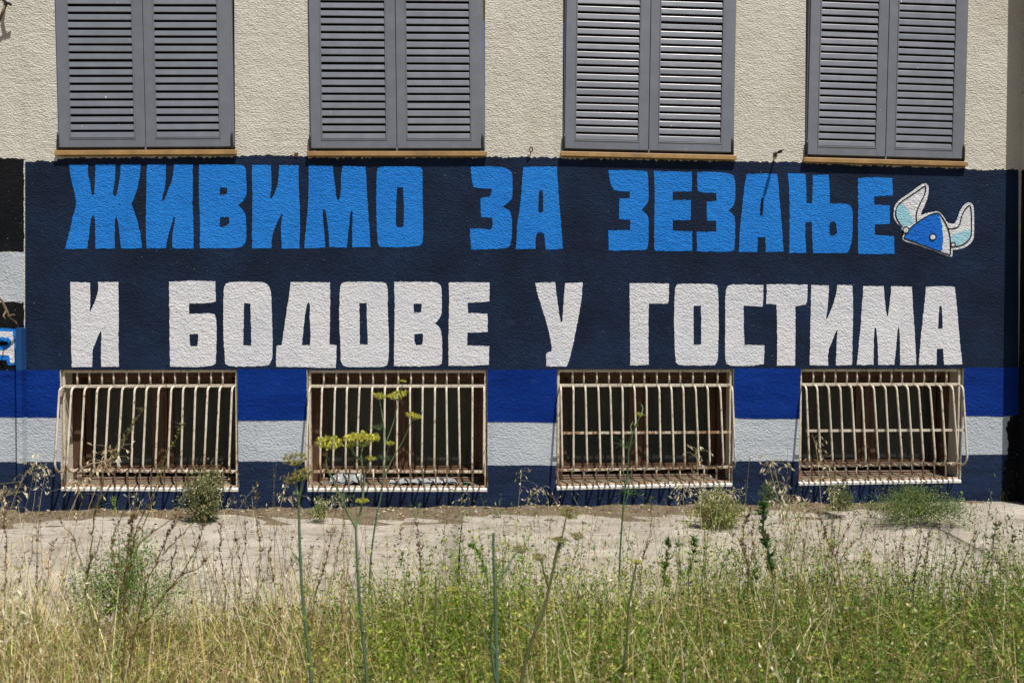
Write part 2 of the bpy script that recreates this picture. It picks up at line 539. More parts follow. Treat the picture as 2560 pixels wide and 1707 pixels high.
for x0, x1, z0, z1 in up:
    holes.append(([(x0, z0), (x1, z1), (x1, ZTOP), (x0, ZTOP)], 0.16))
for w in low:
    holes.append(([(p.x, p.z) for p in (w[3], w[2], w[1], w[0])], 0.30))
loops = [outer] + [h for h, d in holes]
tris = tessellate_polygon([[Vector((x, z, 0)) for x, z in lp] for lp in loops])
flat = [p for lp in loops for p in lp]
mb = MB()
mb.v = [(x, 0.0, z) for x, z in flat]
for t in tris:
    a, b, c = [Vector(flat[i]) for i in t]
    mb.f.append(tuple(t) if (b-a).cross(c-a) > 0 else (t[0], t[2], t[1]))
    mb.sm.append(False)
mb.add([(-9, 0, 6.2), (3.66, 0, 6.2), (3.66, 8, 6.2), (-9, 8, 6.2), (-9, 0, -.3), (-9, 8, -.3)], [(0, 1, 2, 3), (0, 3, 5, 4)])
me = bpy.data.meshes.new('wall'); me.from_pydata(mb.v, [], mb.f); me.update()
wall = link('wall', me, M['cream'], building)
# plastered reveals of the openings
for k, (h, d) in enumerate(holes):
    r = MB()
    n = len(h)
    vs = [(x, 0.0, z) for x, z in h] + [(x, d, z) for x, z in h]
    r.add(vs, [(i, i+n, (i+1) % n+n, (i+1) % n) for i in range(n) if not (k >= 4 and i == 0)])
    me = bpy.data.meshes.new('reveal'); me.from_pydata(r.v, [], r.f); me.update()
    link('window_reveal', me, M['reveal'], building)

# corner block standing forward of the wall on the right (cream above, dark paint below)
xb = P(2547, 900).x
zc = P(2547, 426).z
def block_part(z0, z1, mat, name):
    b = MB(); b.box(xb, xb+1.2, -0.155, 0.3, z0, z1)
    return b.build(name, mat, building, 0.006)
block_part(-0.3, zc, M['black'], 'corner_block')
zj = P(2547, 232).z
block_part(zc+0.002, zj-0.004, M['reveal'], 'corner_block')
block_part(zj+0.004, 6.2, M['reveal'], 'corner_block')

# ------------------------------------------------------------------ coats of paint on the wall
def paint(name, mat, px_loops, y=-0.0012, amp=0.0018, step=0.018, label=None, sm=0):
    loops = []
    for lp in px_loops:
        w = wallpts(lp)
        if sm: w = smooth_poly(w, sm)
        loops.append(jitter_edge(w, step, amp))
    o = link(name, paint_mesh(name, loops, y), mat, building)
    if label: o['label'] = label
    return o
top_edge = [(63,405),(100,403),(142,404),(146,396),(300,394.5),(582,393),(588,391),(610,390),(650,388),(700,390),(768,392),(772,395),(1000,394.5),(1210,394),(1214,393.5),(1300,393),(1402,394),(1406,396),(1600,400),(1832,404),(1838,404),(1920,404),(2010,407),(2014,410),(2200,415),(2411,421),(2416,423),(2470,426),(2512,424),(2546,426)]
bot_edge = [(2546,918.3),(2411,919.5),(2408,921.3),(2003,921.3),(1998,920.6),(1840,921.5),(1833,922.6),(1396,922.6),(1390,923.4),(1222,923.6),(1216,924.1),(769,924.1),(764,923.2),(597,922.4),(592,923),(152,924.2),(148,924.6),(63,925)]
nb = jitter_edge(wallpts(top_edge), 0.012, 0.004, closed=False) + [wallpts([(2546,426)])[0]] + wallpts(bot_edge)
link('painted_band', paint_mesh('painted_band', [nb], -0.0012), M['navy'], building)

x_left = -900
paint('painted_panel', M['black'], [[(x_left,397),(40,396),(60,397),(60,629),(x_left,629)]], amp=0.003, label='black painted panel at the left end of the wall')
paint('painted_panel', M['stripe_white'], [[(x_left,630),(59.5,630),(60,755),(x_left,755)]], amp=0.003, label='white painted panel at the left end of the wall')
paint('painted_panel', M['black'], [[(x_left,756),(60,756),(62,925),(x_left,925)]], amp=0.003)
# speckled white seam between the two murals
for k in range(26):
    v0 = 402 + k*20 + random.uniform(-4, 4)
    if 628 < v0 < 800 or random.random() < .15: continue
    paint('paint_seam', M['letter_white'], [[(60.2,v0),(62.4,v0),(62.2,v0+random.uniform(6,15)),(60.4,v0+random.uniform(6,15))]], y=-0.0022, amp=0.0006)

cols = [(x_left, 150.2, 925, 1042, 1154.5), (593.6, 767, 922.6, 1050.5, 1153), (1219, 1393, 923.6, 1055.5, 1163), (1835.6, 2001.4, 920.6, 1045.5, 1152), (2410, 2546, 918.6, 1040, 1136.5)]
edgesL = [None, 593, 1218, 1835, 2409.6]
edgesR = [150.5, 767.5, 1393.4, 2002, None]
botL = [None, 597, 1219, 1830, 2400.7]
botR = [153, 769, 1390, 1995.6, None]
def lx(i, v):
    if i == 0: return x_left
    t = (v-924)/(1228-924); return edgesL[i]+(botL[i]-edgesL[i])*t+0.5
def rx(i, v):
    if i == 4: return 2546
    t = (v-924)/(1228-924); return edgesR[i]+(botR[i]-edgesR[i])*t-0.5
sill_v = [(153,1226.5), (597,1228.5), (769,1228.5), (1219,1228.5), (1390,1224.5), (1830,1215.5), (1995.6,1213.5), (2400.7,1206.5)]
svl = [1226.5, 1228.5, 1228.5, 1215.5, 1206.5]
svr = [1226.5, 1228.5, 1224.5, 1213.5, 1206]
for i, (a, b, t, m1, m2) in enumerate(cols):
    def quad(v0, v1, dv=0):
        mid = [(lx(i,v0)*(1-s)+rx(i,v0)*s, v0) for s in (0, .33, .66, 1)]
        low_ = [(lx(i,v1)*(1-s)+rx(i,v1)*s, v1+random.uniform(-1.5, 1.5)) for s in (1, .66, .33, 0)]
        return mid+low_
    paint('painted_stripe', M['royal'], [quad(t, m1)], y=-0.0030, amp=0.0007)
    paint('painted_stripe', M['stripe_white'], [quad(m1, m2)], y=-0.0012, amp=0.0012)
    q = quad(m2, 1200)
    q = q[:4] + [(rx(i, svr[i]), svr[i]), (lx(i, svl[i]), svl[i])]
    paint('painted_stripe', M['plinth_navy'], [q], y=-0.0014, amp=0.0008)
base_line = [(2546,1290),(x_left,1300)]
paint('painted_plinth', M['plinth_navy'], [[(x_left,1226.5)]+sill_v+[(2546,1206)]+base_line], y=-0.0014, amp=0.0)
# black paint in the shaded corner, peeling
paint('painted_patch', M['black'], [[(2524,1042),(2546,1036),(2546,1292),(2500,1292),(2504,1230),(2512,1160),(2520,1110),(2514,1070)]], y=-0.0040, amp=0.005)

S5 = 2352/400.0; S3 = 1344/400.0
LETTERS = [
 ('blue','Ж',150,400,S5,[[(135,68),(415,68),(410,230),(440,300),(455,450),(470,520),(505,515),(512,400),(520,250),(522,68),(818,68),(815,250),(790,420),(775,490),(800,535),(825,535),(850,460),(870,330),(888,230),(895,68),(1190,68),(1180,200),(1160,330),(1120,480),(1075,600),(1050,650),(1080,720),(1120,830),(1165,1000),(1195,1150),(1210,1300),(905,1305),(885,1180),(865,960),(830,830),(812,860),(808,1000),(805,1150),(808,1305),(525,1305),(520,1000),(520,850),(490,815),(462,850),(440,1000),(425,1150),(405,1305),(75,1310),(110,1180),(150,1030),(190,830),(235,700),(240,600),(210,450),(170,300),(148,180)]]),
 ('blue','И',150,400,S5,[[(1285,66),(1560,66),(1555,250),(1550,400),(1510,520),(1500,600),(1525,605),(1560,540),(1600,420),(1640,330),(1665,220),(1675,66),(1955,66),(1955,350),(1950,600),(1955,800),(1965,1100),(1965,1305),(1655,1300),(1650,1180),(1670,1000),(1700,840),(1670,840),(1640,960),(1600,1080),(1575,1180),(1560,1300),(1275,1300),(1265,1000),(1265,700),(1275,400),(1270,250)]]),
 ('blue','В',480,400,S5,[[(105,68),(600,70),(740,75),(780,110),(795,160),(797,300),(805,480),(785,560),(740,620),(680,665),(735,720),(785,790),(797,900),(800,1150),(785,1230),(720,1285),(560,1300),(300,1298),(118,1300),(120,1100),(120,850),(105,600),(105,350)],[(410,410),(515,408),(522,470),(505,512),(408,512)],[(410,845),(545,842),(552,930),(510,970),(430,995),(405,975)]]),
 ('blue','И',480,400,S5,[[(885,75),(1160,78),(1170,250),(1168,400),(1150,520),(1150,570),(1175,565),(1215,500),(1250,400),(1275,280),(1285,80),(1570,82),(1565,300),(1575,450),(1585,700),(1590,1000),(1580,1300),(1320,1302),(1310,1100),(1312,920),(1335,810),(1320,795),(1280,860),(1220,990),(1180,1100),(1170,1300),(885,1300),(880,1100),(890,800),(890,450),(880,200)]]),
 ('blue','М',740,400,S5,[[(185,75),(540,92),(555,250),(580,420),(595,570),(620,600),(650,560),(665,400),(660,280),(685,95),(1020,100),(1035,250),(1045,500),(1065,800),(1085,1100),(1095,1280),(830,1285),(825,1100),(830,900),(835,770),(820,745),(800,770),(785,920),(765,1100),(750,1290),(490,1280),(485,1100),(465,940),(440,760),(410,720),(390,760),(405,950),(425,1150),(430,1290),(125,1298),(130,1150),(160,900),(180,600),(190,350)]]),
 ('blue','О',740,400,S5,[[(1190,150),(1215,112),(1300,98),(1800,98),(1845,120),(1862,180),(1862,600),(1870,900),(1868,1180),(1850,1240),(1800,1270),(1600,1285),(1290,1285),(1225,1270),(1200,1220),(1190,1000),(1180,700),(1182,350)],[(1485,405),(1575,405),(1580,550),(1588,750),(1580,980),(1560,992),(1490,990),(1465,960),(1470,750),(1478,550)]]),
 ('blue','З',1130,400,S5,[[(275,105),(450,95),(650,98),(780,115),(870,170),(890,230),(890,450),(885,560),(850,610),(790,655),(745,695),(820,725),(860,770),(880,880),(885,1050),(870,1200),(850,1270),(800,1300),(550,1310),(285,1318),(270,1200),(265,1010),(440,1005),(560,1025),(590,1000),(597,930),(590,850),(430,840),(420,700),(420,565),(480,550),(560,540),(580,480),(585,425),(430,420),(320,405),(295,330),(285,220)]]),
 ('blue','А',1130,400,S5,[[(1050,110),(1300,98),(1540,102),(1550,250),(1560,420),(1575,620),(1595,850),(1610,1050),(1630,1310),(1380,1315),(1365,1200),(1355,1090),(1320,1065),(1260,1070),(1232,1110),(1225,1310),(935,1310),(950,1150),(955,980),(985,780),(1010,600),(1030,350),(1040,200)],[(1300,440),(1335,465),(1340,600),(1340,750),(1325,775),(1275,775),(1265,730),(1270,600),(1278,465)]]),
 ('blue','З',1500,400,S5,[[(125,150),(400,150),(690,170),(705,230),(710,400),(715,580),(690,650),(640,700),(608,735),(660,775),(700,820),(715,900),(712,1100),(705,1280),(670,1325),(400,1330),(128,1330),(125,1150),(120,1035),(440,1030),(445,880),(280,870),(280,700),(285,575),(435,565),(440,465),(280,460),(205,445),(160,370),(140,280)]]),
 ('blue','Е',1500,400,S5,[[(790,165),(1350,180),(1350,465),(1065,468),(1070,595),(1335,590),(1330,885),(1070,890),(1070,1045),(1355,1050),(1355,1340),(1050,1340),(800,1335),(795,1100),(800,700),(800,350)]]),
 ('blue','З',1500,400,S5,[[(1425,180),(1700,178),(1900,200),(1965,240),(1985,320),(1990,550),(1975,650),(1930,710),(1885,748),(1940,790),(1985,850),(1985,1100),(1975,1310),(1935,1348),(1700,1350),(1425,1345),(1420,1150),(1420,1060),(1710,1055),(1705,895),(1575,895),(1570,750),(1568,615),(1710,605),(1710,490),(1500,480),(1435,460),(1428,320)]]),
 ('blue','А',1840,400,S5,[[(155,215),(400,200),(600,210),(620,350),(640,600),(660,850),(680,1080),(695,1345),(435,1355),(430,1140),(320,1130),(310,1355),(40,1350),(50,1150),(60,950),(90,700),(105,550),(130,350)],[(368,560),(402,560),(398,790),(378,828),(345,815),(355,700)]]),
 ('blue','Њ',1840,400,S5,[[(760,200),(1020,210),(1030,450),(1035,640),(1115,640),(1125,450),(1125,225),(1360,220),(1375,400),(1375,640),(1640,645),(1695,690),(1715,780),(1712,1000),(1700,1200),(1660,1330),(1620,1370),(1130,1370),(1120,1150),(1112,915),(1020,915),(1015,1150),(1030,1370),(780,1365),(785,1100),(785,700),(780,400)],[(1380,920),(1440,905),(1475,950),(1480,1080),(1440,1115),(1385,1115),(1370,1060),(1368,980)]]),
 ('blue','Е',1840,400,S5,[[(1790,265),(2100,255),(2295,270),(2300,520),(2025,540),(2030,655),(2260,670),(2258,940),(2040,950),(2035,1100),(2320,1120),(2330,1380),(2050,1385),(1795,1380),(1790,1000),(1795,600)]]),
 ('white','И',150,690,S5,[[(155,90),(445,98),(448,350),(440,540),(490,440),(530,340),(560,240),(568,150),(560,88),(858,88),(862,400),(866,700),(860,1000),(868,1330),(610,1335),(605,1100),(612,900),(605,800),(560,880),(520,1000),(480,1070),(475,1335),(175,1338),(170,1100),(165,700),(160,400)]]),
 ('white','Б',150,690,S5,[[(1605,85),(1780,80),(1900,65),(2050,68),(2285,80),(2285,200),(2295,370),(2240,395),(1900,405),(1900,555),(2220,548),(2275,565),(2300,640),(2305,900),(2295,1150),(2290,1280),(2230,1325),(1900,1340),(1620,1328),(1615,1100),(1612,700),(1608,400)],[(1905,855),(2030,850),(2032,960),(2020,1030),(1920,1030),(1905,950)]]),
 ('white','О',540,690,S5,[[(115,180),(145,115),(210,85),(640,85),(740,105),(790,170),(815,260),(820,500),(830,800),(832,1150),(820,1240),(770,1310),(600,1325),(450,1332),(200,1325),(140,1290),(125,1150),(110,800),(110,450)],[(410,405),(510,405),(515,700),(522,1020),(402,1020),(408,700)]]),
 ('white','Д',540,690,S5,[[(1095,90),(1350,92),(1675,95),(1680,400),(1675,700),(1670,1005),(1775,1015),(1770,1200),(1760,1350),(1500,1345),(1200,1335),(885,1330),(885,1150),(890,1022),(965,1022),(990,850),(1020,650),(1055,430),(1085,250)],[(1365,385),(1385,420),(1378,600),(1390,800),(1390,940),(1380,1020),(1260,1018),(1275,900),(1295,700),(1320,500),(1340,410)]]),
 ('white','О',840,690,S3,[[(35,85),(55,55),(100,48),(385,50),(420,62),(435,100),(435,300),(445,500),(442,700),(430,745),(395,765),(250,763),(110,765),(60,750),(40,715),(38,600),(28,400),(30,200)],[(195,228),(258,226),(262,400),(268,575),(200,575),(200,400)]]),
 ('white','В',840,690,S3,[[(488,48),(830,50),(870,65),(888,100),(890,300),(875,350),(832,398),(870,430),(890,480),(893,650),(888,735),(860,752),(700,758),(488,755),(490,500),(495,250)],[(650,235),(720,232),(715,305),(655,308)],[(655,490),(730,483),(732,540),(722,578),(675,582),(658,550)]]),
 ('white','Е',840,690,S3,[[(948,55),(1120,52),(1290,55),(1288,215),(1200,220),(1105,225),(1108,310),(1272,318),(1275,470),(1105,475),(1102,582),(1288,588),(1285,745),(1100,755),(945,752),(945,500),(950,250)]]),
 ('white','У',1300,690,S3,[[(128,58),(295,52),(310,180),(330,330),(340,385),(355,380),(365,250),(378,60),(525,55),(520,180),(490,350),(460,500),(435,620),(410,720),(390,760),(220,758),(220,650),(240,638),(262,635),(268,600),(255,520),(225,400),(185,270),(145,150)]]),
 ('white','Г',1300,690,S3,[[(920,62),(1100,60),(1250,65),(1250,200),(1240,232),(1080,232),(1078,450),(1080,745),(925,750),(925,500),(922,250)]]),
 ('white','О',1560,690,S3,[[(425,110),(445,70),(500,64),(740,66),(780,78),(790,110),(795,400),(790,650),(785,715),(760,748),(600,750),(470,750),(435,725),(428,650),(420,400)],[(585,250),(645,248),(648,400),(648,575),(585,578),(583,400)]]),
 ('white','С',1560,690,S3,[[(850,130),(870,85),(910,70),(1170,75),(1168,200),(1162,255),(1005,250),(1005,400),(1010,578),(1180,582),(1172,740),(1060,755),(900,755),(860,735),(848,690),(850,400)]]),
 ('white','Т',1890,690,S3,[[(90,70),(250,70),(432,75),(430,210),(415,240),(330,255),(330,500),(328,750),(175,752),(178,500),(172,240),(85,235)]]),
 ('white','И',1890,690,S3,[[(462,75),(610,80),(608,180),(600,270),(585,365),(605,345),(640,260),(675,150),(680,75),(808,80),(815,250),(810,500),(805,745),(680,750),(668,745),(675,600),(680,500),(685,455),(670,465),(640,540),(600,640),(605,752),(450,748),(455,500),(460,250)]]),
 ('white','М',1890,690,S3,[[(900,85),(1072,85),(1080,200),(1095,330),(1105,340),(1120,250),(1135,85),(1308,90),(1315,250),(1330,450),(1345,745),(1210,745),(1208,600),(1205,460),(1195,425),(1185,470),(1175,600),(1160,745),(1025,745),(1020,550),(1010,450),(1000,430),(990,460),(988,600),(985,745),(845,745),(860,600),(880,400),(892,200)]]),
 ('white','А',2100,690,S3,[[(720,92),(850,85),(962,92),(980,250),(1000,500),(1025,740),(872,745),(865,610),(812,610),(808,745),(660,745),(675,550),(695,350),(712,200)],[(835,250),(852,255),(858,350),(860,442),(822,445),(825,350)]]),
]
for colr, ch, ox, oy, s, lps in LETTERS:
    paint('painted_letter', M['letter_blue' if colr == 'blue' else 'letter_white'], [crop(ox, oy, s, l) for l in lps], y=-0.0026, amp=0.0011, step=0.014, sm=1,
          label=('bright blue' if colr == 'blue' else 'white')+' painted block letter '+ch)

# horned helmet emblem
SH = 2045/300.0
def hpt(l): return wallpts(crop(2180, 430, SH, l))
def stroke_loop(pts, w, closed=False):
    """ribbon outline of a brush line"""
    pts = [Vector(p) for p in pts]
    L = []; R_ = []
    n = len(pts)
    for i in range(n):
        if closed: t = pts[(i+1) % n]-pts[i-1]
        else: t = pts[min(n-1, i+1)]-pts[max(0, i-1)]
        t.normalize()
        nrm = Vector((-t.y, t.x))
        ww = w*(0.85+0.3*random.random())/2
        L.append(tuple(pts[i]+nrm*ww)); R_.append(tuple(pts[i]-nrm*ww))
    return L, R_
def dens(pts, it=2, closed=False):
    for _ in range(it):
        out = []
        n = len(pts)
        rng_ = range(n) if closed else range(n-1)
        if not closed: out.append(pts[0])
        for i in rng_:
            a = pts[i]; b = pts[(i+1) % n]
            out.append((a[0]*.75+b[0]*.25, a[1]*.75+b[1]*.25)); out.append((a[0]*.25+b[0]*.75, a[1]*.25+b[1]*.75))
        if not closed: out.append(pts[-1])
        pts = out
    return pts
def circ(cx, cy, r, n=18): return [(cx+r*math.cos(2*math.pi*i/n), cy+r*math.sin(2*math.pi*i/n)) for i in range(n)]
def hfill(name, mat, l, y, amp=0.0008, rounds=2):
    w = dens(hpt(l), rounds, True)
    return link(name, paint_mesh(name, [jitter_edge(w, 0.02, amp)], y), mat, emblem)
emblem = link('painted_helmet', paint_mesh('painted_helmet', [jitter_edge(dens(hpt([(880,195),(940,205),(970,270),(950,420),(900,560),(840,680),(825,750),(900,710),(1000,690),(1120,668),(1180,710),(1230,780),(1280,870),(1350,888),(1410,880),(1450,800),(1480,700),(1530,600),(1600,530),(1670,515),(1720,560),(1735,700),(1738,900),(1735,1050),(1725,1150),(1660,1240),(1560,1300),(1450,1325),(1370,1320),(1368,1400),(1365,1445),(1300,1440),(1150,1385),(900,1290),(700,1220),(520,1170),(518,1110),(545,1040),(505,990),(500,950),(420,870),(365,790),(365,680),(380,580),(440,500),(560,410),(700,320),(820,225)]), 2, True), 0.012, 0.0018)], -0.0026), M['letter_white'], building)
emblem['label'] = 'painted white emblem of a blue horned helmet'
hfill('helmet_dome', M['helmet_blue'], [(1130,715),(1050,720),(920,770),(780,860),(650,965),(570,1070),(550,1135),(700,1186),(900,1260),(1100,1340),(1200,1350),(1190,1240),(1215,1180),(1205,1060),(1190,980),(1200,930),(1170,830),(1150,770)], -0.0036, 0.0015, 1)
hfill('horn_shade', M['cyan'], [(525,520),(560,580),(620,640),(640,720),(740,850),(640,900),(530,935),(480,890),(415,800),(395,700),(425,600)], -0.0036, 0.002, 1)
hfill('horn_shade', M['cyan'], [(1330,1075),(1450,1040),(1560,1010),(1680,985),(1685,1080),(1640,1165),(1560,1230),(1470,1262),(1400,1262),(1340,1200)], -0.0036, 0.002, 1)
def hline(pts, w=0.0075, y=-0.0046, closed=False):
    p = dens(hpt(pts), 2, closed)
    L, R_ = stroke_loop(p, w, closed)
    loops = [L, R_[::-1]] if closed else [L+R_[::-1]]
    return link('helmet_outline', paint_mesh('helmet_outline', loops, y), M['line_black'], emblem)
hline([(520,940),(470,890),(415,800),(392,700),(420,590),(500,505),(620,430),(760,335),(880,250),(905,238)])
hline([(905,238),(910,320),(880,420),(810,550),(765,650),(745,750),(755,850)], y=-0.0048)
hline([(1135,705),(1050,710),(920,760),(780,850),(640,960),(560,1070),(540,1135)])
hline([(540,1135),(700,1190),(900,1265),(1100,1345),(1330,1418)], y=-0.0048)
hline([(1330,1418),(1335,1250),(1325,1100),(1290,970),(1230,830),(1135,705)], y=-0.0050)
hline([(1290,965),(1380,970),(1450,950),(1495,890),(1515,780),(1550,690),(1620,590),(1660,572),(1680,620),(1690,750),(1690,900),(1690,1080),(1650,1160),(1570,1230),(1470,1270),(1350,1272)])
for cx, cy, r in ((572,990,44), (1028,1110,46), (1375,1240,30)):
    link('helmet_rivet', paint_mesh('helmet_rivet', [hpt(circ(cx, cy, r))], -0.0054), M['letter_white'], emblem)
    link('helmet_outline', paint_mesh('helmet_outline', [hpt(circ(cx, cy, r+16)), hpt(circ(cx, cy, r-2))[::-1]], -0.0060), M['line_black'], emblem)

# end of a neighbouring painted word at the left edge of the wall
S4 = 2352/860.0
def l4(l): return crop(0, 380, S4, l)
for i, (mt, l) in enumerate((('letter_blue', [(-500,1200),(60,1205),(110,1214),(112,1455),(55,1456),(45,1420),(-500,1430)]),
              ('letter_white', [(-500,1220),(88,1226),(98,1300),(100,1440),(72,1442),(62,1388),(-500,1408)]),
              ('letter_blue', [(-500,1260),(60,1266),(78,1290),(72,1330),(40,1352),(-500,1366)]),
              ('black', [(-500,1300),(55,1295),(60,1310),(48,1322),(-500,1338)]))):
    paint('painted_letter', M[mt], [l4(l)], y=-0.0024-0.0008*i, amp=0.0012)

# ------------------------------------------------------------------ upper shutters
PITCH_S = 0.0476
def slat_mesh(w):
    """one louvre blade: rounded lip on top, face leaning out a little towards the bottom"""
    prof = [(0.0040, 0.0378), (0.0010, 0.0384), (-0.0040, 0.0380), (-0.0072, 0.0362), (-0.0088, 0.0328),
            (-0.0125, 0.0075), (-0.0128, 0.0035), (-0.0110, 0.0012), (-0.0080, 0.0020), (0.0020, 0.0320)]
    m = MB(); m.prism_x(prof, 0, w)
    return m.mesh('slat')
def rot_about(o, ang, pivot):
    o.matrix_world = Matrix.Translation(pivot) @ Matrix.Rotation(-ang, 4, 'Y')
for wi, (x0, x1, zl, zr) in enumerate(up):
    ang = math.atan2(zr-zl, x1-x0)
    W = x1-x0; H = ZTOP-0.5*(zl+zr)-0.004
    piv = Vector((x0, 0, zl))
    # fixed frame lining the opening
    fr = MB()
    fr.box(0.003, 0.026, -0.004, 0.07, 0.03, H-0.01); fr.box(W-0.026, W-0.003, -0.004, 0.07, 0.03, H-0.01)
    fr.box(0.026, W-0.026, 0.0, 0.07, H-0.035, H-0.01); fr.box(0.026, W-0.026, 0.055, 0.07, 0.02, 0.05)
    o = fr.build('shutter_frame', M['alu'], building, 0.002); rot_about(o, ang, piv)
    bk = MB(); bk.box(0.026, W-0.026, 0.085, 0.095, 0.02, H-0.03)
    o = bk.build('shutter_backing', M['dark'], building); rot_about(o, ang, piv)  # near-black backing panel, paints the shade seen between the slats
    # ochre metal sill with turned-down front
    sl = MB(); sl.prism_x([(0.12, 0.012), (0.12, 0.002), (-0.024, -0.025), (-0.026, -0.025), (-0.027, 0.001), (-0.025, 0.004)], -0.012, W+0.012)
    o = sl.build('window_sill', M['sill_tan'], building, 0.0015); rot_about(o, ang, piv)
    us = MB(); us.box(0.0, W, -0.0035, 0.004, -0.031, -0.0252)
    o = us.build('sill_underside', M['sill_bare'], building); rot_about(o, ang, piv)
    gap = 0.004
    mid = W*0.497
    for side, (a, b) in enumerate(((0.012, mid-gap/2), (mid+gap/2, W-0.02))):
        LW = b-a; st = 0.066; ri = 0.056; ro = 0.060
        so, si = (st, ro)  # outer and meeting stile
        sl_, sr_ = (so, si) if side == 0 else (si, so)
        zb = 0.026
        leaf = MB()
        yf, yb = -0.014, 0.028
        # stiles
        leaf.box(0, sl_, yf, yb, zb, H-0.04); leaf.box(LW-sr_, LW, yf, yb, zb, H-0.04)
        # rails with a narrow bead proud of the louvre panel
        leaf.box(sl_, LW-sr_, yf, yb, zb, zb+ri); leaf.box(sl_, LW-sr_, yf, yb, H-0.04-ri, H-0.04)
        leaf.box(sl_, sl_+0.007, yf-0.0025, yf+0.012, zb+ri, H-0.04-ri); leaf.box(LW-sr_-0.007, LW-sr_, yf-0.0025, yf+0.012, zb+ri, H-0.04-ri)
        leaf.box(sl_, LW-sr_, yf-0.0025, yf+0.006, zb+ri-0.006, zb+ri)
        lf = leaf.build('shutter_leaf', M['alu'], building, 0.0018)
        lf.matrix_world = Matrix.Translation(piv) @ Matrix.Rotation(-ang, 4, 'Y') @ Matrix.Translation((a, 0, 0))
        sw = LW-sl_-sr_-0.016
        proto_mesh = slat_mesh(sw); proto_mesh.materials.append(M['slat'])
        n = int((H-0.04-ri-(zb+ri))/PITCH_S)
        first = None
        for k in range(n):
            z = zb+ri+0.002+(H-0.04-ri-(zb+ri))/n*k
            if first is None:
                s_ = bpy.data.objects.new('slat', proto_mesh); first = s_
            else: s_ = first.copy()
            COL.objects.link(s_)
            s_.parent = lf
            s_.location = (sl_+0.008, random.gauss(0, 0.0004), z)
            s_.rotation_euler = (random.gauss(0, 0.022) + (0.07 if random.random() < 0.04 else 0), random.gauss(0, 0.0012), 0)
        # mitre lines at the lower corners: shallow grooves read as thin dark joints
        # hinge pin at the outer lower corner
        hx = -0.004 if side == 0 else LW+0.006
        hg = MB(); hg.tube([(hx, -0.012, zb-0.018), (hx, -0.016, zb-0.005), (hx, -0.017, zb+0.075), (hx, -0.012, zb+0.09)], 0.0075, k=8)
        hg.box(hx-0.006, hx+0.006, -0.012, 0.0, zb-0.018, zb+0.02)
        hg.build('hinge', M['iron'], lf)
        if side == 1:
            ct = MB(); ct.box(-0.006, 0.004, -0.018, -0.012, zb-0.018, zb+0.004)
            ct.build('latch', M['alu'], lf)

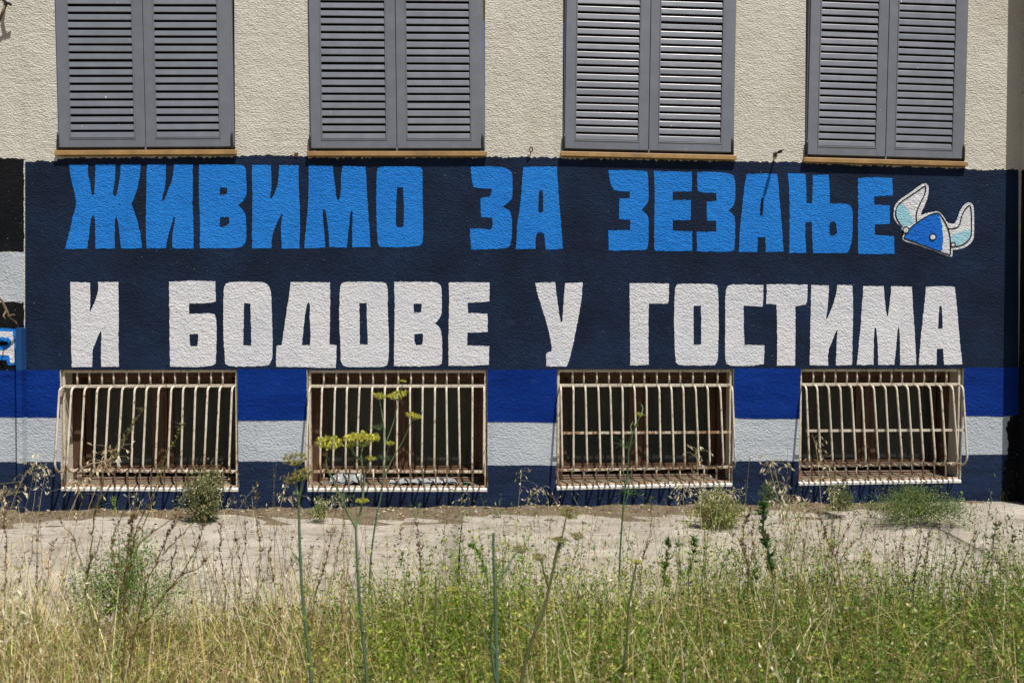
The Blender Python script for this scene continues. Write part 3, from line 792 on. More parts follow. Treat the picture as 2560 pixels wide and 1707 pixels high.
# ------------------------------------------------------------------ basement windows and grilles
def arc(c, r, a0, a1, n, x):
    return [(x, c[0]+r*math.cos(a0+(a1-a0)*i/n), c[1]+r*math.sin(a0+(a1-a0)*i/n)) for i in range(n+1)]
for wi, q in enumerate(low):
    xa = 0.5*(q[0].x+q[3].x); xz = 0.5*(q[1].x+q[2].x)
    zt = 0.5*(q[0].z+q[1].z); zs = 0.5*(q[2].z+q[3].z)
    sl_t = (q[1].z-q[0].z)/(q[1].x-q[0].x); sl_b = (q[2].z-q[3].z)/(q[2].x-q[3].x)
    W = xz-xa
    # sloping white sill
    s_ = MB(); s_.prism_x([(-0.003, -0.020), (-0.004, -0.002), (0.0, 0.001), (0.035, 0.005), (0.035, -0.02)], 0.002, W-0.002)
    o = s_.build('window_sill', M['sill_white'], building, 0.002)
    o.matrix_world = Matrix.Translation((xa, 0, q[3].z+0.018)) @ Matrix.Rotation(-math.atan(sl_b), 4, 'Y')
    s_ = MB(); s_.prism_x([(0.0352, 0.004), (0.30, 0.034), (0.30, -0.02), (0.0352, -0.02)], 0.002, W-0.002)
    o = s_.build('sill_bed', M['dirt'], building)  # dirty sill top; the brown also stands in for its shade
    o.matrix_world = Matrix.Translation((xa, 0, q[3].z+0.018)) @ Matrix.Rotation(-math.atan(sl_b), 4, 'Y')
    # timber frame set back in the opening
    f = MB()
    y0, y1 = 0.15, 0.205
    zb = zs+0.035
    f.box(xa, xa+0.055, y0, y1, zb, zt); f.box(xz-0.055, xz, y0, y1, zb, zt)
    f.box(xa+0.055, xz-0.055, y0, y1, zt-0.06, zt); f.box(xa+0.055, xz-0.055, y0+0.02, y1, zs+0.090, zs+0.116)
    fw = f.build('basement_window', M['wood'], building, 0.003)
    xm = xa+W*(0.5 if wi != 1 else 0.515)
    mu = MB(); mu.box(xm-0.030, xm+0.030, 0.205, 0.245, zs+0.116, zt-0.06); mu.box(xm-0.012, xm+0.012, 0.198, 0.205, zs+0.116, zt-0.06)
    mu.build('mullion', M['wood'], fw, 0.003)
    for r_i in range(3):
        rl = MB(); rl.box(xa+0.058, xz-0.058, y0-0.012+0.012*r_i, y0+0.03, zs+0.022+0.0135*r_i, zs+0.031+0.0135*r_i)
        rl.build('bottom_rail', M['wood_pale'], fw, 0.002)
    for a, b in ((xa+0.055, xm-0.034), (xm+0.034, xz-0.055)):
        st = MB(); t = 0.036
        st.box(a, a+t, 0.21, 0.24, zs+0.116, zt-0.06); st.box(b-t, b, 0.21, 0.24, zs+0.116, zt-0.06)
        st.box(a+t, b-t, 0.21, 0.24, zs+0.116, zs+0.116+0.012); st.box(a+t, b-t, 0.185, 0.22, zt-0.06-t, zt-0.06)
        st.build('sash', M['wood'], fw, 0.002)
        gl = MB(); gl.box(a+t, b-t, 0.223, 0.227, zs+0.116+0.012, zt-0.06-t)
        gl.build('pane', M['glass'], fw)
        # curtain hanging behind the pane
        xs = np.linspace(a, b, 60); ph = random.uniform(0, 6)
        cv = []; cf = []
        for x in xs:
            yy = 0.285+0.014*math.sin(x*75+ph)+0.008*math.sin(x*133+2*ph)
            cv += [(x, yy, zb), (x, yy+0.004*math.sin(x*40), zt)]
        for k in range(len(xs)-1): cf.append((2*k, 2*k+2, 2*k+3, 2*k+1))
        cme = bpy.data.meshes.new('curtain'); cme.from_pydata(cv, [], cf); cme.polygons.foreach_set('use_smooth', [True]*len(cf)); cme.update()
        link('curtain', cme, M['curtain'] if wi == 1 else M['curtain_dark'], fw)
    rm = MB(); rm.box(xa-0.05, xz+0.05, 0.302, 1.5, zs-0.1, zt+0.1)
    rmesh = rm.mesh('room'); 
    bm = bmesh.new(); bm.from_mesh(rmesh)
    bmesh.ops.delete(bm, geom=[fc for fc in bm.faces if abs(fc.normal.y) > .9 and fc.calc_center_median().y < 0.4], context='FACES')
    bm.to_mesh(rmesh); bm.free()
    link('room', rmesh, M['room'], building)
    # the grille
    xg0, xg1 = xa+0.012, xz-0.012
    yg = 0.022
    z1 = zt-0.012; z2 = zt-0.107; z3 = zs+0.125; z4 = zs+0.026
    slope = lambda x: sl_t*(x-0.5*(xa+xz))
    slopeb = lambda x: sl_b*(x-0.5*(xa+xz))
    g = MB()
    def rail(zc, h, sf, y=yg, d=0.006, x0=xg0, x1=xg1):
        n = len(g.v)
        g.box(x0, x1, y-d, y+d, zc-h/2, zc+h/2)
        g.v[n:] = [(x, yy, z+sf(x)) for x, yy, z in g.v[n:]]
    rail(z1, 0.016, slope, d=0.008); rail(z2, 0.019, slope); rail(z3, 0.017, slopeb); rail(z4, 0.015, slopeb, d=0.008)
    g.box(xg0-0.006, xg0+0.008, yg-0.007, yg+0.007, z4, z1); g.box(xg1-0.008, xg1+0.006, yg-0.007, yg+0.007, z4, z1)
    gr = g.build('window_grille', M['grille'], building, 0.0012)
    nb_ = 15
    pitch = (xg1-xg0-0.02)/(nb_-1)
    bt, bb = 0.072, 0.130
    if wi == 1: bt, bb = 0.062, 0.125
    sh1 = MB(); sh1.tube([(0, 0, 0), (0, 0, z1-z2)], 0.0062, k=8)
    m_top = sh1.mesh('bar'); m_top.materials.append(M['grille'])
    sh2 = MB(); sh2.tube([(0, 0, 0), (0, 0, z3-z4+0.016)], 0.0062, k=8)
    m_bot = sh2.mesh('bar'); m_bot.materials.append(M['grille'])
    for k in range(nb_):
        x = xg0+0.01+k*pitch + (random.gauss(0, 0.0022) if 0 < k < nb_-1 else 0)
        if 0 < k < nb_-1:
            for me_, z, sf in ((m_top, z2, slope), (m_bot, z4, slopeb)):
                o = link('bar', me_, None, gr); o.location = (x+random.gauss(0, .0012), yg-0.001, z+sf(x)); o.rotation_euler = (0, random.gauss(0, .008), 0)
        # bellied bar: hook forward under the second rail, lean out, curl back on to the third rail
        zt2 = z2-0.004+slope(x); zb3 = z3+0.004+slopeb(x)
        r1 = 0.038; r2 = 0.066
        pts = [(x, yg+0.002, zt2)]
        pts += arc((-bt+r1+yg, zt2-r1), r1, math.pi/2, math.pi, 5, x)
        yb0 = -bb+yg
        pts += [(x, -bt+yg+(yb0+bt-yg)*t, zt2-r1+(zb3+r2-zt2+r1)*t) for t in (0.33, 0.66)]
        pts += arc((yb0+r2, zb3+r2), r2, math.pi, 1.5*math.pi, 6, x)
        pts += [(x, yg-0.004, zb3)]
        dx = random.gauss(0, 0.0035); ins = random.gauss(0, 0.0035)
        pts = [(p[0]+dx*max(0, min(1, (zt2-p[2])/0.45)), p[1]+ins*max(0, min(1, (yg-p[1])/0.05)), p[2]) for p in pts]
        bmesh_ = MB(); bmesh_.tube(pts, 0.0068, k=8)
        bmesh_.build('bar', M['grille'], gr)
    if wi >= 2:
        zr = P(0, 1077).z if wi == 2 else P(0, 1072).z
        zr = P(1500, 1078).z if wi == 2 else P(2250, 1072).z
        t = (zt-0.107-zr)/(z2-z3)
        yr = yg-(bt+(bb-bt)*t)+0.010
        rr = MB(); rr.box(xg0+0.004, xg1-0.004, yr, yr+0.006, zr-0.008, zr+0.008)
        o = rr.build('middle_rail', M['grille_rusty' if wi == 2 else 'grille'], gr)
        o['label'] = 'heavily rusted middle rail' if wi == 2 else 'middle rail with flaking cream paint'
# debris on the second window sill
q = low[1]
pv = []; pf = []
for i in range(13):
    for j in range(5):
        pv.append((q[3].x+0.13+i*0.019, 0.035+j*0.024, q[3].z+0.024+0.012*abs(math.sin(i*0.5+j*0.8))+random.uniform(0, .016)+0.012*j))
for i in range(12):
    for j in range(4): pf.append((i*5+j, i*5+5+j, i*5+6+j, i*5+j+1))
pm = bpy.data.meshes.new('plastic_sheet'); pm.from_pydata(pv, [], pf); pm.update()
tag(link('plastic_sheet', pm, M['plastic']), 'crumpled clear plastic sheet on the sill behind the second grille', 'plastic sheet')
pv = []; pf = []
for i in range(18):
    for j in range(4):
        pv.append((q[3].x+0.52+i*0.026, 0.04+j*0.028, q[3].z+0.022+0.010*abs(math.sin(i*0.37+j))+random.uniform(0, .018)+0.006*j))
for i in range(17):
    for j in range(3): pf.append((i*4+j, i*4+4+j, i*4+5+j, i*4+j+1))
pm = bpy.data.meshes.new('torn_paper'); pm.from_pydata(pv, [], pf); pm.update()
tag(link('torn_paper', pm, M['plastic']), 'strip of torn grey paper lying along the second basement sill', 'paper')
bx = P(1176, 1215, 0.03)
bt_ = MB(); bt_.tube([(bx.x-0.05, 0.07, bx.z-0.002), (bx.x-0.01, 0.06, bx.z-0.004), (bx.x+0.0, 0.055, bx.z-0.005), (bx.x+0.012, 0.05, bx.z-0.004), (bx.x+0.04, 0.045, bx.z-0.004)], [0.02, 0.02, 0.015, 0.008, 0.008], k=10)
tag(bt_.build('bottle', M['bottle']), 'small green glass bottle lying at the right end of the second basement sill', 'bottle')

# cable duct painted with the stripes, at the left
xd0 = P(40.5, 1000, -0.06).x; xd1 = P(54, 1000, -0.06).x
duct = empty('cable_duct', (xd0, 0, 0))
tag(duct, 'narrow vertical cable duct painted over with the wall stripes near its left end', 'cable duct')
zz = [P(50, v).z for v in (819, 925, 1042, 1154.5)] + [0.0]
for k, mt in enumerate(('duct_blue', 'royal', 'stripe_white', 'plinth_navy')):
    b = MB(); b.box(0, xd1-xd0, -0.060, -0.0005, zz[k+1]+(0.0 if k == 3 else 0.0005), zz[k])
    o = b.build('duct_section', M[mt], duct, 0.002)

# hooks, wires and a dead branch
def rod(name, px, length, r, label, cat, thick=None, mat='rust_wire', tilt=(0, 0)):
    p = P(*px)
    e = MB()
    tip = Vector((p.x+tilt[0], -length, p.z+tilt[1]))
    pts = [Vector((p.x, 0.01, p.z)).lerp(tip, t) for t in (0, .2, .42, .5, .72, .8, 1)]
    rr = [r]*7
    if thick: rr = [r*1.2, r, r, thick, thick, r*0.7, r*0.6]
    e.tube(pts, rr, k=8)
    e.box(p.x-0.012, p.x+0.012, -0.006, 0.0, p.z-0.016, p.z+0.012)
    o = e.build(name, M[mat])
    return tag(o, label, cat)
rod('wall_bracket', (1938, 386), 0.140, 0.006, 'dark iron bracket with a thick end jutting from the wall left of the last shutters', 'bracket', 0.011)
rod('wire', (741, 387), 0.066, 0.0012, 'thin bare wire poking out of the wall between the first two shutter pairs', 'wire')
e = MB(); p = P(1327, 376)
e.tube([(p.x+0.011*math.cos(a), -0.022-0.004*math.sin(a*2), p.z+0.014*math.sin(a)) for a in np.linspace(-1.4, 4.4, 12)], 0.0035, k=6)
e.tube([(p.x, 0.01, p.z-0.012), (p.x, -0.022, p.z-0.014)], 0.004, k=6); e.tube([(p.x, -0.022, p.z+0.012), (p.x+0.001, -0.024, p.z+0.03)], [0.004, 0.001], k=6)
tag(e.build('eye_hook', M['rust_wire']), 'small rusty eye hook in the cream wall left of the third shutter pair', 'hook')
e = MB(); p = P(16, 6, -0.07)
e.tube([(p.x-0.05, 0.01, p.z+0.03), (p.x-0.03, -0.05, p.z+0.02), (p.x, -0.07, p.z), (p.x+0.025, -0.06, p.z-0.012)], 0.009, k=8)
br = e.build('wall_clamp', M['iron']); tag(br, 'black clamp with a brown strap on the wall at the top left corner', 'clamp')
st = MB(); a = P(16, 10, -0.062); b = P(-6, 66, -0.03)
st.tube([(a.x, -0.062, a.z), (0.5*(a.x+b.x), -0.05, 0.5*(a.z+b.z)), (b.x, -0.03, b.z)], 0.008, k=6)
st.build('strap', M['twig'], br)
e = MB(); a = P(50, 821, -0.02)
pts = [P(-60, 690, -0.16), P(-20, 722, -0.13), P(5, 752, -0.10), P(16, 776, -0.085), P(22, 790, -0.075), P(40, 806, -0.045), P(49, 819, -0.012)]
e.tube(pts, [0.007, 0.007, 0.0065, 0.009, 0.0065, 0.005, 0.002], k=7)
e.tube([pts[3], P(8, 790, -0.11), P(14, 797, -0.12)], [0.006, 0.005, 0.002], k=6)
e.tube([pts[4], P(36, 786, -0.07), P(38, 792, -0.06)], [0.006, 0.004, 0.002], k=6)
tag(e.build('dry_branch', M['twig']), 'dead knotty branch resting on top of the cable duct', 'branch')
# lump of stone at the foot of the right-hand corner
bm = bmesh.new(); bmesh.ops.create_icosphere(bm, subdivisions=3, radius=1.0)
for v in bm.verts:
    n_ = 0.12*math.sin(5*v.co.x+2)*math.cos(4*v.co.y)+0.1*math.sin(7*v.co.z+v.co.x*3)
    v.co *= 1+n_
    v.co = Vector((v.co.x*0.10, v.co.y*0.13, v.co.z*0.10))
me = bpy.data.meshes.new('stone'); bm.to_mesh(me); bm.free()
me.polygons.foreach_set('use_smooth', [True]*len(me.polygons))
st = link('stone', me, M['stone']); p = G(2556, 1283, 0.0); st.location = (xb+0.03, -0.30, 0.06)
tag(st, 'rough grey stone against the foot of the dark right corner', 'stone')

# ================================================================== vegetation
class Veg:
    """leaves, blades and stems gathered with a colour per corner, built as one mesh"""
    def __init__(s): s.V = []; s.F = []; s.C = []; s.n = 0
    def quads(s, v, c):
        """v (n,4,3) diamonds -> two triangles each; c (n,3)"""
        n = len(v)
        s.V.append(v.reshape(-1, 3))
        i = np.arange(n)*4+s.n
        f = np.concatenate([np.stack([i, i+1, i+2], 1), np.stack([i, i+2, i+3], 1)])
        s.F.append(f)
        s.C.append(np.repeat(c, 4, axis=0))
        s.n += 4*n
    def leaves(s, c, d, length, width, col, fold=0.25):
        """diamond leaves at c pointing along d"""
        n = len(c)
        d = d/np.linalg.norm(d, axis=1, keepdims=True)
        r = rng.normal(size=(n, 3)); r -= d*np.sum(r*d, 1, keepdims=True)
        r /= np.linalg.norm(r, axis=1, keepdims=True)+1e-9
        up_ = np.cross(d, r)
        L = np.asarray(length).reshape(-1, 1)*np.ones((n, 1)); Wd = np.asarray(width).reshape(-1, 1)*np.ones((n, 1))
        a = c; t = c+d*L
        m = c+d*L*0.45+up_*Wd*fold
        v = np.stack([a, m+r*Wd*0.5, t, m-r*Wd*0.5], 1)
        s.quads(v, col)
    def blades(s, base, h, lean, width, col, K=4, droop=0.5):
        """curved grass blades; base (n,3), h (n,), lean (n,2) horizontal reach"""
        n = len(base)
        t = np.linspace(0, 1, K+1)
        cx = base[:, None, :]+np.zeros((n, K+1, 3))
        cx[:, :, 2] += h[:, None]*(t-droop*0.35*t**3)[None, :]
        cx[:, :, 0] += lean[:, None, 0]*(t**1.7)[None, :]
        cx[:, :, 1] += lean[:, None, 1]*(t**1.7)[None, :]
        an = rng.uniform(0, math.pi, n)
        w = np.stack([np.cos(an), np.sin(an), np.zeros(n)], 1)
        ww = np.asarray(width)[:, None]*(1-t**1.5)[None, :]*0.5+0.0002
        Lf = cx+w[:, None, :]*ww[:, :, None]; Rt = cx-w[:, None, :]*ww[:, :, None]
        v = np.stack([Lf, Rt], 2).reshape(n, (K+1)*2, 3)
        s.V.append(v.reshape(-1, 3))
        b = (np.arange(n)*(K+1)*2)[:, None]+s.n
        fs = []
        for k in range(K):
            fs.append(np.concatenate([b+2*k, b+2*k+1, b+2*k+3], 1)); fs.append(np.concatenate([b+2*k, b+2*k+3, b+2*k+2], 1))
        s.F.append(np.concatenate(fs))
        s.C.append(np.repeat(col, (K+1)*2, axis=0))
        s.n += n*(K+1)*2
    def tube(s, pts, r0, r1, col, k=4):
        pts = np.asarray([tuple(p) for p in pts], float)
        n = len(pts)
        tg = np.gradient(pts, axis=0); tg /= np.linalg.norm(tg, axis=1, keepdims=True)+1e-9
        ref = np.array([0.3, 1.0, 0.1])
        a = ref-tg*(tg@ref)[:, None]; a /= np.linalg.norm(a, axis=1, keepdims=True)+1e-9
        b = np.cross(tg, a)
        rr = np.linspace(r0, r1, n)
        an = np.arange(k)*2*math.pi/k
        v = pts[:, None, :]+(a[:, None, :]*np.cos(an)[None, :, None]+b[:, None, :]*np.sin(an)[None, :, None])*rr[:, None, None]
        s.V.append(v.reshape(-1, 3))
        f = []
        for i in range(n-1):
            for j in range(k):
                p0 = i*k+j; p1 = i*k+(j+1) % k
                f += [(p0, p1, p1+k), (p0, p1+k, p0+k)]
        s.F.append(np.array(f)+s.n)
        s.C.append(np.repeat(np.asarray(col, float).reshape(1, 3), n*k, axis=0))
        s.n += n*k
    def build(s, name, mat, parent=None):
        V = np.concatenate(s.V).astype(np.float32); F = np.concatenate(s.F).astype(np.int32); C = np.concatenate(s.C).astype(np.float32)
        me = bpy.data.meshes.new(name)
        me.vertices.add(len(V)); me.vertices.foreach_set('co', V.ravel())
        me.loops.add(F.size); me.loops.foreach_set('vertex_index', F.ravel())
        me.polygons.add(len(F)); me.polygons.foreach_set('loop_start', np.arange(len(F), dtype=np.int32)*3)
        me.update(calc_edges=True)
        ca = me.color_attributes.new('Col', 'FLOAT_COLOR', 'POINT')
        ca.data.foreach_set('color', np.concatenate([np.clip(C, 0, 1), np.ones((len(C), 1), np.float32)], 1).ravel())
        me.materials.append(mat)
        o = bpy.data.objects.new(name, me); COL.objects.link(o)
        if parent is not None: o.parent = parent
        return o

GREEN = [(0.17, 0.275, 0.022), (0.25, 0.35, 0.034), (0.105, 0.19, 0.022), (0.34, 0.41, 0.055), (0.44, 0.44, 0.09)]
DKGREEN = [(0.08, 0.165, 0.026), (0.125, 0.22, 0.032), (0.18, 0.275, 0.045)]
STRAW = [(0.56, 0.46, 0.21), (0.64, 0.54, 0.29), (0.46, 0.35, 0.14), (0.68, 0.60, 0.38), (0.34, 0.24, 0.10)]
BROWN = [(0.16, 0.085, 0.04), (0.22, 0.12, 0.05), (0.12, 0.075, 0.04)]
def pick(pal, n, var=0.18):
    p = np.array(pal)[rng.integers(0, len(pal), n)]
    return p*(1+rng.normal(0, var, (n, 1)))*(1+rng.normal(0, 0.06, (n, 3)))
def sampled(n, fx, x0=-3.2, x1=3.3, y0=-5.4, y1=-1.66):
    """points in the weed strip kept with probability fx(x, y)"""
    out = []
    while len(out) < n:
        x = rng.uniform(x0, x1, 4*n); y = rng.uniform(y0, y1, 4*n)
        k = rng.uniform(0, 1, 4*n) < fx(x, y)
        out += list(zip(x[k], y[k]))
    a = np.array(out[:n])
    return a
def clump(x, y, s=1.0, ph=0.0):
    return 0.5+0.5*np.sin(3.1*x*s+1.3*ph+1.1*np.sin(2.3*y*s+ph))*np.cos(2.7*y*s-0.6*x*s+ph)
def uof(x, y):  # rough picture column (0..1) of a ground point
    d = y-CAM.y
    return 0.5+(x/np.maximum(d, .4)-YAW)*FPX/2560
def near(y): return np.where(y > -3.75, 1.0, 0.22)   # thin the strip round the camera
gzv = np.vectorize(gz)

# --- leafy weeds, nobody could count them
weeds = Veg()
def fx_green(x, y):
    u = uof(x, y)
    g = np.interp(u, [-0.3, 0.0, 0.05, 0.12, 0.2, 0.26, 0.33, 0.42, 0.6, 0.8, 1.0, 1.3], [0.15, 0.15, 0.18, 0.30, 0.22, 0.14, 0.45, 1, .95, .8, 1, .8])
    return g*(0.35+0.65*clump(x, y, 1.3, 1.0))*near(y)
nS = 17000
pt = sampled(nS, fx_green)
u_ = uof(pt[:, 0], pt[:, 1])
hh = rng.gamma(6, 1/6., nS)*np.interp(u_, [0, .08, .145, .165, .215, .26, .35, .5, .68, .78, .85, 1], [0.25, 0.26, 0.22, 0.09, 0.10, 0.27, 0.32, 0.34, 0.32, 0.37, 0.31, 0.31])*rng.uniform(0.55, 1.1, nS)
hh = np.clip(hh, 0.05, 0.66)
hh *= np.where(pt[:, 1] < -3.1, 0.75, 1)
base = np.stack([pt[:, 0], pt[:, 1], gzv(pt[:, 0], pt[:, 1])-0.01], 1)
lean = rng.normal(0, 0.28, (nS, 2))*hh[:, None]
NL = 16
tt = rng.uniform(0.18, 1.0, (nS, NL))
lc = base[:, None, :]+np.stack([lean[:, None, 0]*tt**1.5, lean[:, None, 1]*tt**1.5, hh[:, None]*tt], 2)
ld = rng.normal(0, 1, (nS, NL, 3)); ld[:, :, 2] = np.abs(ld[:, :, 2])*0.8+0.1
dark = rng.uniform(0, 1, nS) < np.interp(u_, [0, 0.6, 0.8, 1], [0.15, 0.25, 0.6, 0.75])
sc = np.where(dark[:, None], pick(DKGREEN, nS), pick(GREEN, nS))
lcol = np.repeat(sc, NL, axis=0)*(1+rng.normal(0, 0.16, (nS*NL, 1)))
yel = rng.uniform(0, 1, nS*NL) < 0.10
lcol[yel] = pick(STRAW, int(yel.sum()))
weeds.leaves(lc.reshape(-1, 3), ld.reshape(-1, 3), rng.uniform(0.008, 0.021, nS*NL), rng.uniform(0.0045, 0.0095, nS*NL), lcol)
weeds.blades(base, hh, lean, np.full(nS, 0.0022), sc*0.9, 4, 0.0)
o = weeds.build('leafy_weeds', M['leaf']); tag(o, 'dense green and yellowish small-leaved weeds in front of the pavement', 'weeds', kind='stuff')

# --- dry grass
dry = Veg()
def fx_dry(x, y):
    u = uof(x, y)
    g = np.interp(u, [-0.3, 0.0, 0.1, 0.25, 0.33, 0.45, 0.6, 0.7, 0.8, 0.88, 1.0, 1.3], [1, 1, 1, .95, .75, .45, .55, .8, .75, .35, .4, .8])
    return g*(0.3+0.7*clump(x, y, 1.0, 2.2))*near(y)
nB = 42000
pt = sampled(nB, fx_dry)
h = np.clip(rng.gamma(3.0, 0.075, nB), 0.04, 0.62)*np.interp(uof(pt[:, 0], pt[:, 1]), [0, .1, .165, .215, .27, 1], [1.1, 1, .55, .55, 1.0, 1.0])*np.where(pt[:, 1] < -3.1, 0.7, 1)
lean = rng.normal(0, 1, (nB, 2))*(h*rng.uniform(0.15, 0.9, nB))[:, None]
base = np.stack([pt[:, 0], pt[:, 1], gzv(pt[:, 0], pt[:, 1])-0.01], 1)
dry.blades(base, h, lean, rng.uniform(0.0012, 0.0032, nB), pick(STRAW, nB), 4, 0.9)
# thatch lying on the soil
nT = 16000
pt = sampled(nT, fx_dry)
c = np.stack([pt[:, 0], pt[:, 1], gzv(pt[:, 0], pt[:, 1])+rng.uniform(0.0, 0.07, nT)], 1)
d = rng.normal(0, 1, (nT, 3)); d[:, 2] *= 0.25
dry.leaves(c, d, rng.uniform(0.04, 0.16, nT), rng.uniform(0.002, 0.004, nT), pick(STRAW+BROWN[:1], nT))
nC = 2300
pt = sampled(nC, lambda x, y: np.interp(uof(x, y), [-.3, 0, .1, .2, .3, .45, .6, .7, .76, .86, 1, 1.3], [1, 1, .8, .25, .35, .25, .55, .9, 1, .3, .25, .6])*(0.25+0.75*clump(x, y, 1.7, 3.1))*near(y))
h = rng.uniform(0.3, 0.68, nC)*np.where(pt[:, 1] < -3.1, 0.75, 1)
lean = np.stack([rng.normal(-0.08, 0.12, nC), rng.normal(0, 0.10, nC)], 1)
base = np.stack([pt[:, 0], pt[:, 1], gzv(pt[:, 0], pt[:, 1])-0.01], 1)
dry.blades(base, h, lean, rng.uniform(0.0022, 0.0042, nC), pick(STRAW[:2]+STRAW[3:4], nC), 5, 0.2)
# a few spikelets at the tops of the culms
for k in range(4):
    t = rng.uniform(0.72, 1.0, nC)
    c = base+np.stack([lean[:, 0]*t**1.7+rng.normal(0, .012, nC), lean[:, 1]*t**1.7, h*(t-.07*t**3)], 1)
    d = rng.normal(0, .5, (nC, 3)); d[:, 2] += rng.choice([-1, 1], nC)
    keep = rng.uniform(0, 1, nC) < .7
    dry.leaves(c[keep], d[keep], rng.uniform(0.010, 0.022, keep.sum()), rng.uniform(0.003, 0.005, keep.sum()), pick([(0.62, 0.55, 0.36), (0.72, 0.66, 0.48)], int(keep.sum())))
o = dry.build('dry_grass', M['straw']); tag(o, 'straw-coloured dry grass and thatch between the weeds', 'grass', kind='stuff')

# --- green grass blades
gg = Veg()
nG = 6500
pt = sampled(nG, lambda x, y: (0.3+0.7*clump(x, y, 1.6, 4.0))*near(y))
h = np.clip(rng.gamma(4, 0.068, nG), 0.06, 0.5)*np.where(pt[:, 1] < -3.1, 0.7, 1)
lean = rng.normal(0, 1, (nG, 2))*(h*rng.uniform(0.1, 0.6, nG))[:, None]
base = np.stack([pt[:, 0], pt[:, 1], gzv(pt[:, 0], pt[:, 1])-0.01], 1)
gg.blades(base, h, lean, rng.uniform(0.0018, 0.0042, nG), pick(GREEN, nG), 4, 0.8)
o = gg.build('green_grass', M['leaf']); tag(o, 'green grass blades mixed among the weeds', 'grass', kind='stuff')

# --- upright thin seed stalks rising over the weeds (too many to count)
sk = Veg()
nK = 1000
pt = sampled(nK, lambda x, y: np.where((y > -3.3), 0.4+0.6*clump(x, y, 1.2, 5.0), 0.05))
for (x, y) in pt:
    u = float(uof(np.array([x]), np.array([y]))[0])
    H = rng.uniform(0.28, 0.62)*(rng.uniform(0.9, 1.5) if (u < .15 or .24 < u < .36 or .62 < u < .84) and y > -2.5 else 1)
    ln = rng.normal(0, 0.07, 2)
    b0 = Vector((x, y, gz(x, y)))
    col = pick(BROWN+[(0.16, 0.15, 0.05), (0.22, 0.2, 0.08)], 1)[0]
    pp = [b0+Vector((ln[0]*t**1.6, ln[1]*t**1.6, H*t)) for t in (0, .25, .5, .75, 1)]
    sk.tube(pp, 0.0013, 0.0006, col, 3)
    nl = int(rng.integers(5, 16))
    ts = rng.uniform(0.4, 1.0, nl)
    cc = np.array([[x+ln[0]*t**1.6, y+ln[1]*t**1.6, b0.z+H*t] for t in ts])
    dd = rng.normal(0, 1, (nl, 3)); dd[:, 2] = np.abs(dd[:, 2])+0.5
    sk.leaves(cc, dd, rng.uniform(0.007, 0.018, nl), rng.uniform(0.003, 0.006, nl), pick([tuple(col), (0.24, 0.14, 0.06), (0.17, 0.2, 0.06)], nl))
o = sk.build('seed_stalks', M['stem']); tag(o, 'thin brown and green seed stalks rising over the weeds', 'weeds', kind='stuff')

# --- leaf litter along the foot of the wall
lt = Veg()
nl = 1500
c = np.stack([rng.uniform(-4, 3.5, nl), -np.abs(rng.normal(0.02, 0.10, nl)), np.zeros(nl)], 1)
c[:, 1] = np.clip(c[:, 1], -0.34, -0.004)
c[:, 2] = [max(dz(a, b), 0.003)+0.003 for a, b, _ in c]
d = rng.normal(0, 1, (nl, 3)); d[:, 2] = np.abs(d[:, 2])*0.2
lt.leaves(c, d, rng.uniform(0.008, 0.035, nl), rng.uniform(0.003, 0.012, nl), pick(STRAW+BROWN+[(0.5, 0.45, 0.38)], nl))
nl = 1400
c = np.stack([rng.uniform(-3.4, 3.4, nl), rng.uniform(-1.68, -0.2, nl), np.zeros(nl)], 1)
c[:, 2] = -0.005-0.036*np.clip(-c[:, 1]-0.3, 0, 2)/1.0+0.010
d = rng.normal(0, 1, (nl, 3)); d[:, 2] *= 0.1
lt.leaves(c, d, rng.uniform(0.006, 0.03, nl), rng.uniform(0.003, 0.011, nl), pick(BROWN+STRAW[2:3]+[(0.12, 0.10, 0.08), (0.2, 0.17, 0.13)], nl))
o = lt.build('leaf_litter', M['straw']); tag(o, 'dry leaf litter swept against the foot of the wall', 'leaf litter', kind='stuff')

# ------------------------------------------------------------------ plants one can tell apart
def pxs(pts, d):
    """traced stem: points of the photograph placed on the vertical plane d metres in front of the camera"""
    return [P(u, v, CAM.y+d) for u, v in pts]
def to_ground(pts):
    """carry the traced stem on down to the soil"""
    a, b = pts[0], pts[1]
    g0 = gz(a.x, a.y)-0.01
    if a.y > -1.75: g0 = -0.05 if a.y < -0.3 else 0.0
    if a.z > g0+0.01:
        t = a-b
        if t.z > -1e-3: t = Vector((0, 0, -1))
        k = min((a.z-g0)/-t.z, 6)
        foot = Vector((a.x+t.x*k*0.5, a.y, g0))
        pts = [foot]+list(pts)
    return pts
def densify(pts, m=3):
    pts = [Vector(p) for p in pts]
    out = []
    n = len(pts)
    for i in range(n-1):
        p0 = pts[max(0, i-1)]; p1 = pts[i]; p2 = pts[i+1]; p3 = pts[min(n-1, i+2)]
        for k in range(m):
            t = k/m
            out.append(0.5*((2*p1)+(p2-p0)*t+(2*p0-5*p1+4*p2-p3)*t*t+(3*p1-p0-3*p2+p3)*t**3))
    out.append(pts[-1])
    return out
def localise(o, base):
    """move a plant's origin to its foot"""
    me = o.data
    n = len(me.vertices); co = np.empty(n*3, np.float32); me.vertices.foreach_get('co', co)
    co = co.reshape(-1, 3)-np.array(base, np.float32); me.vertices.foreach_set('co', co.ravel()); me.update()

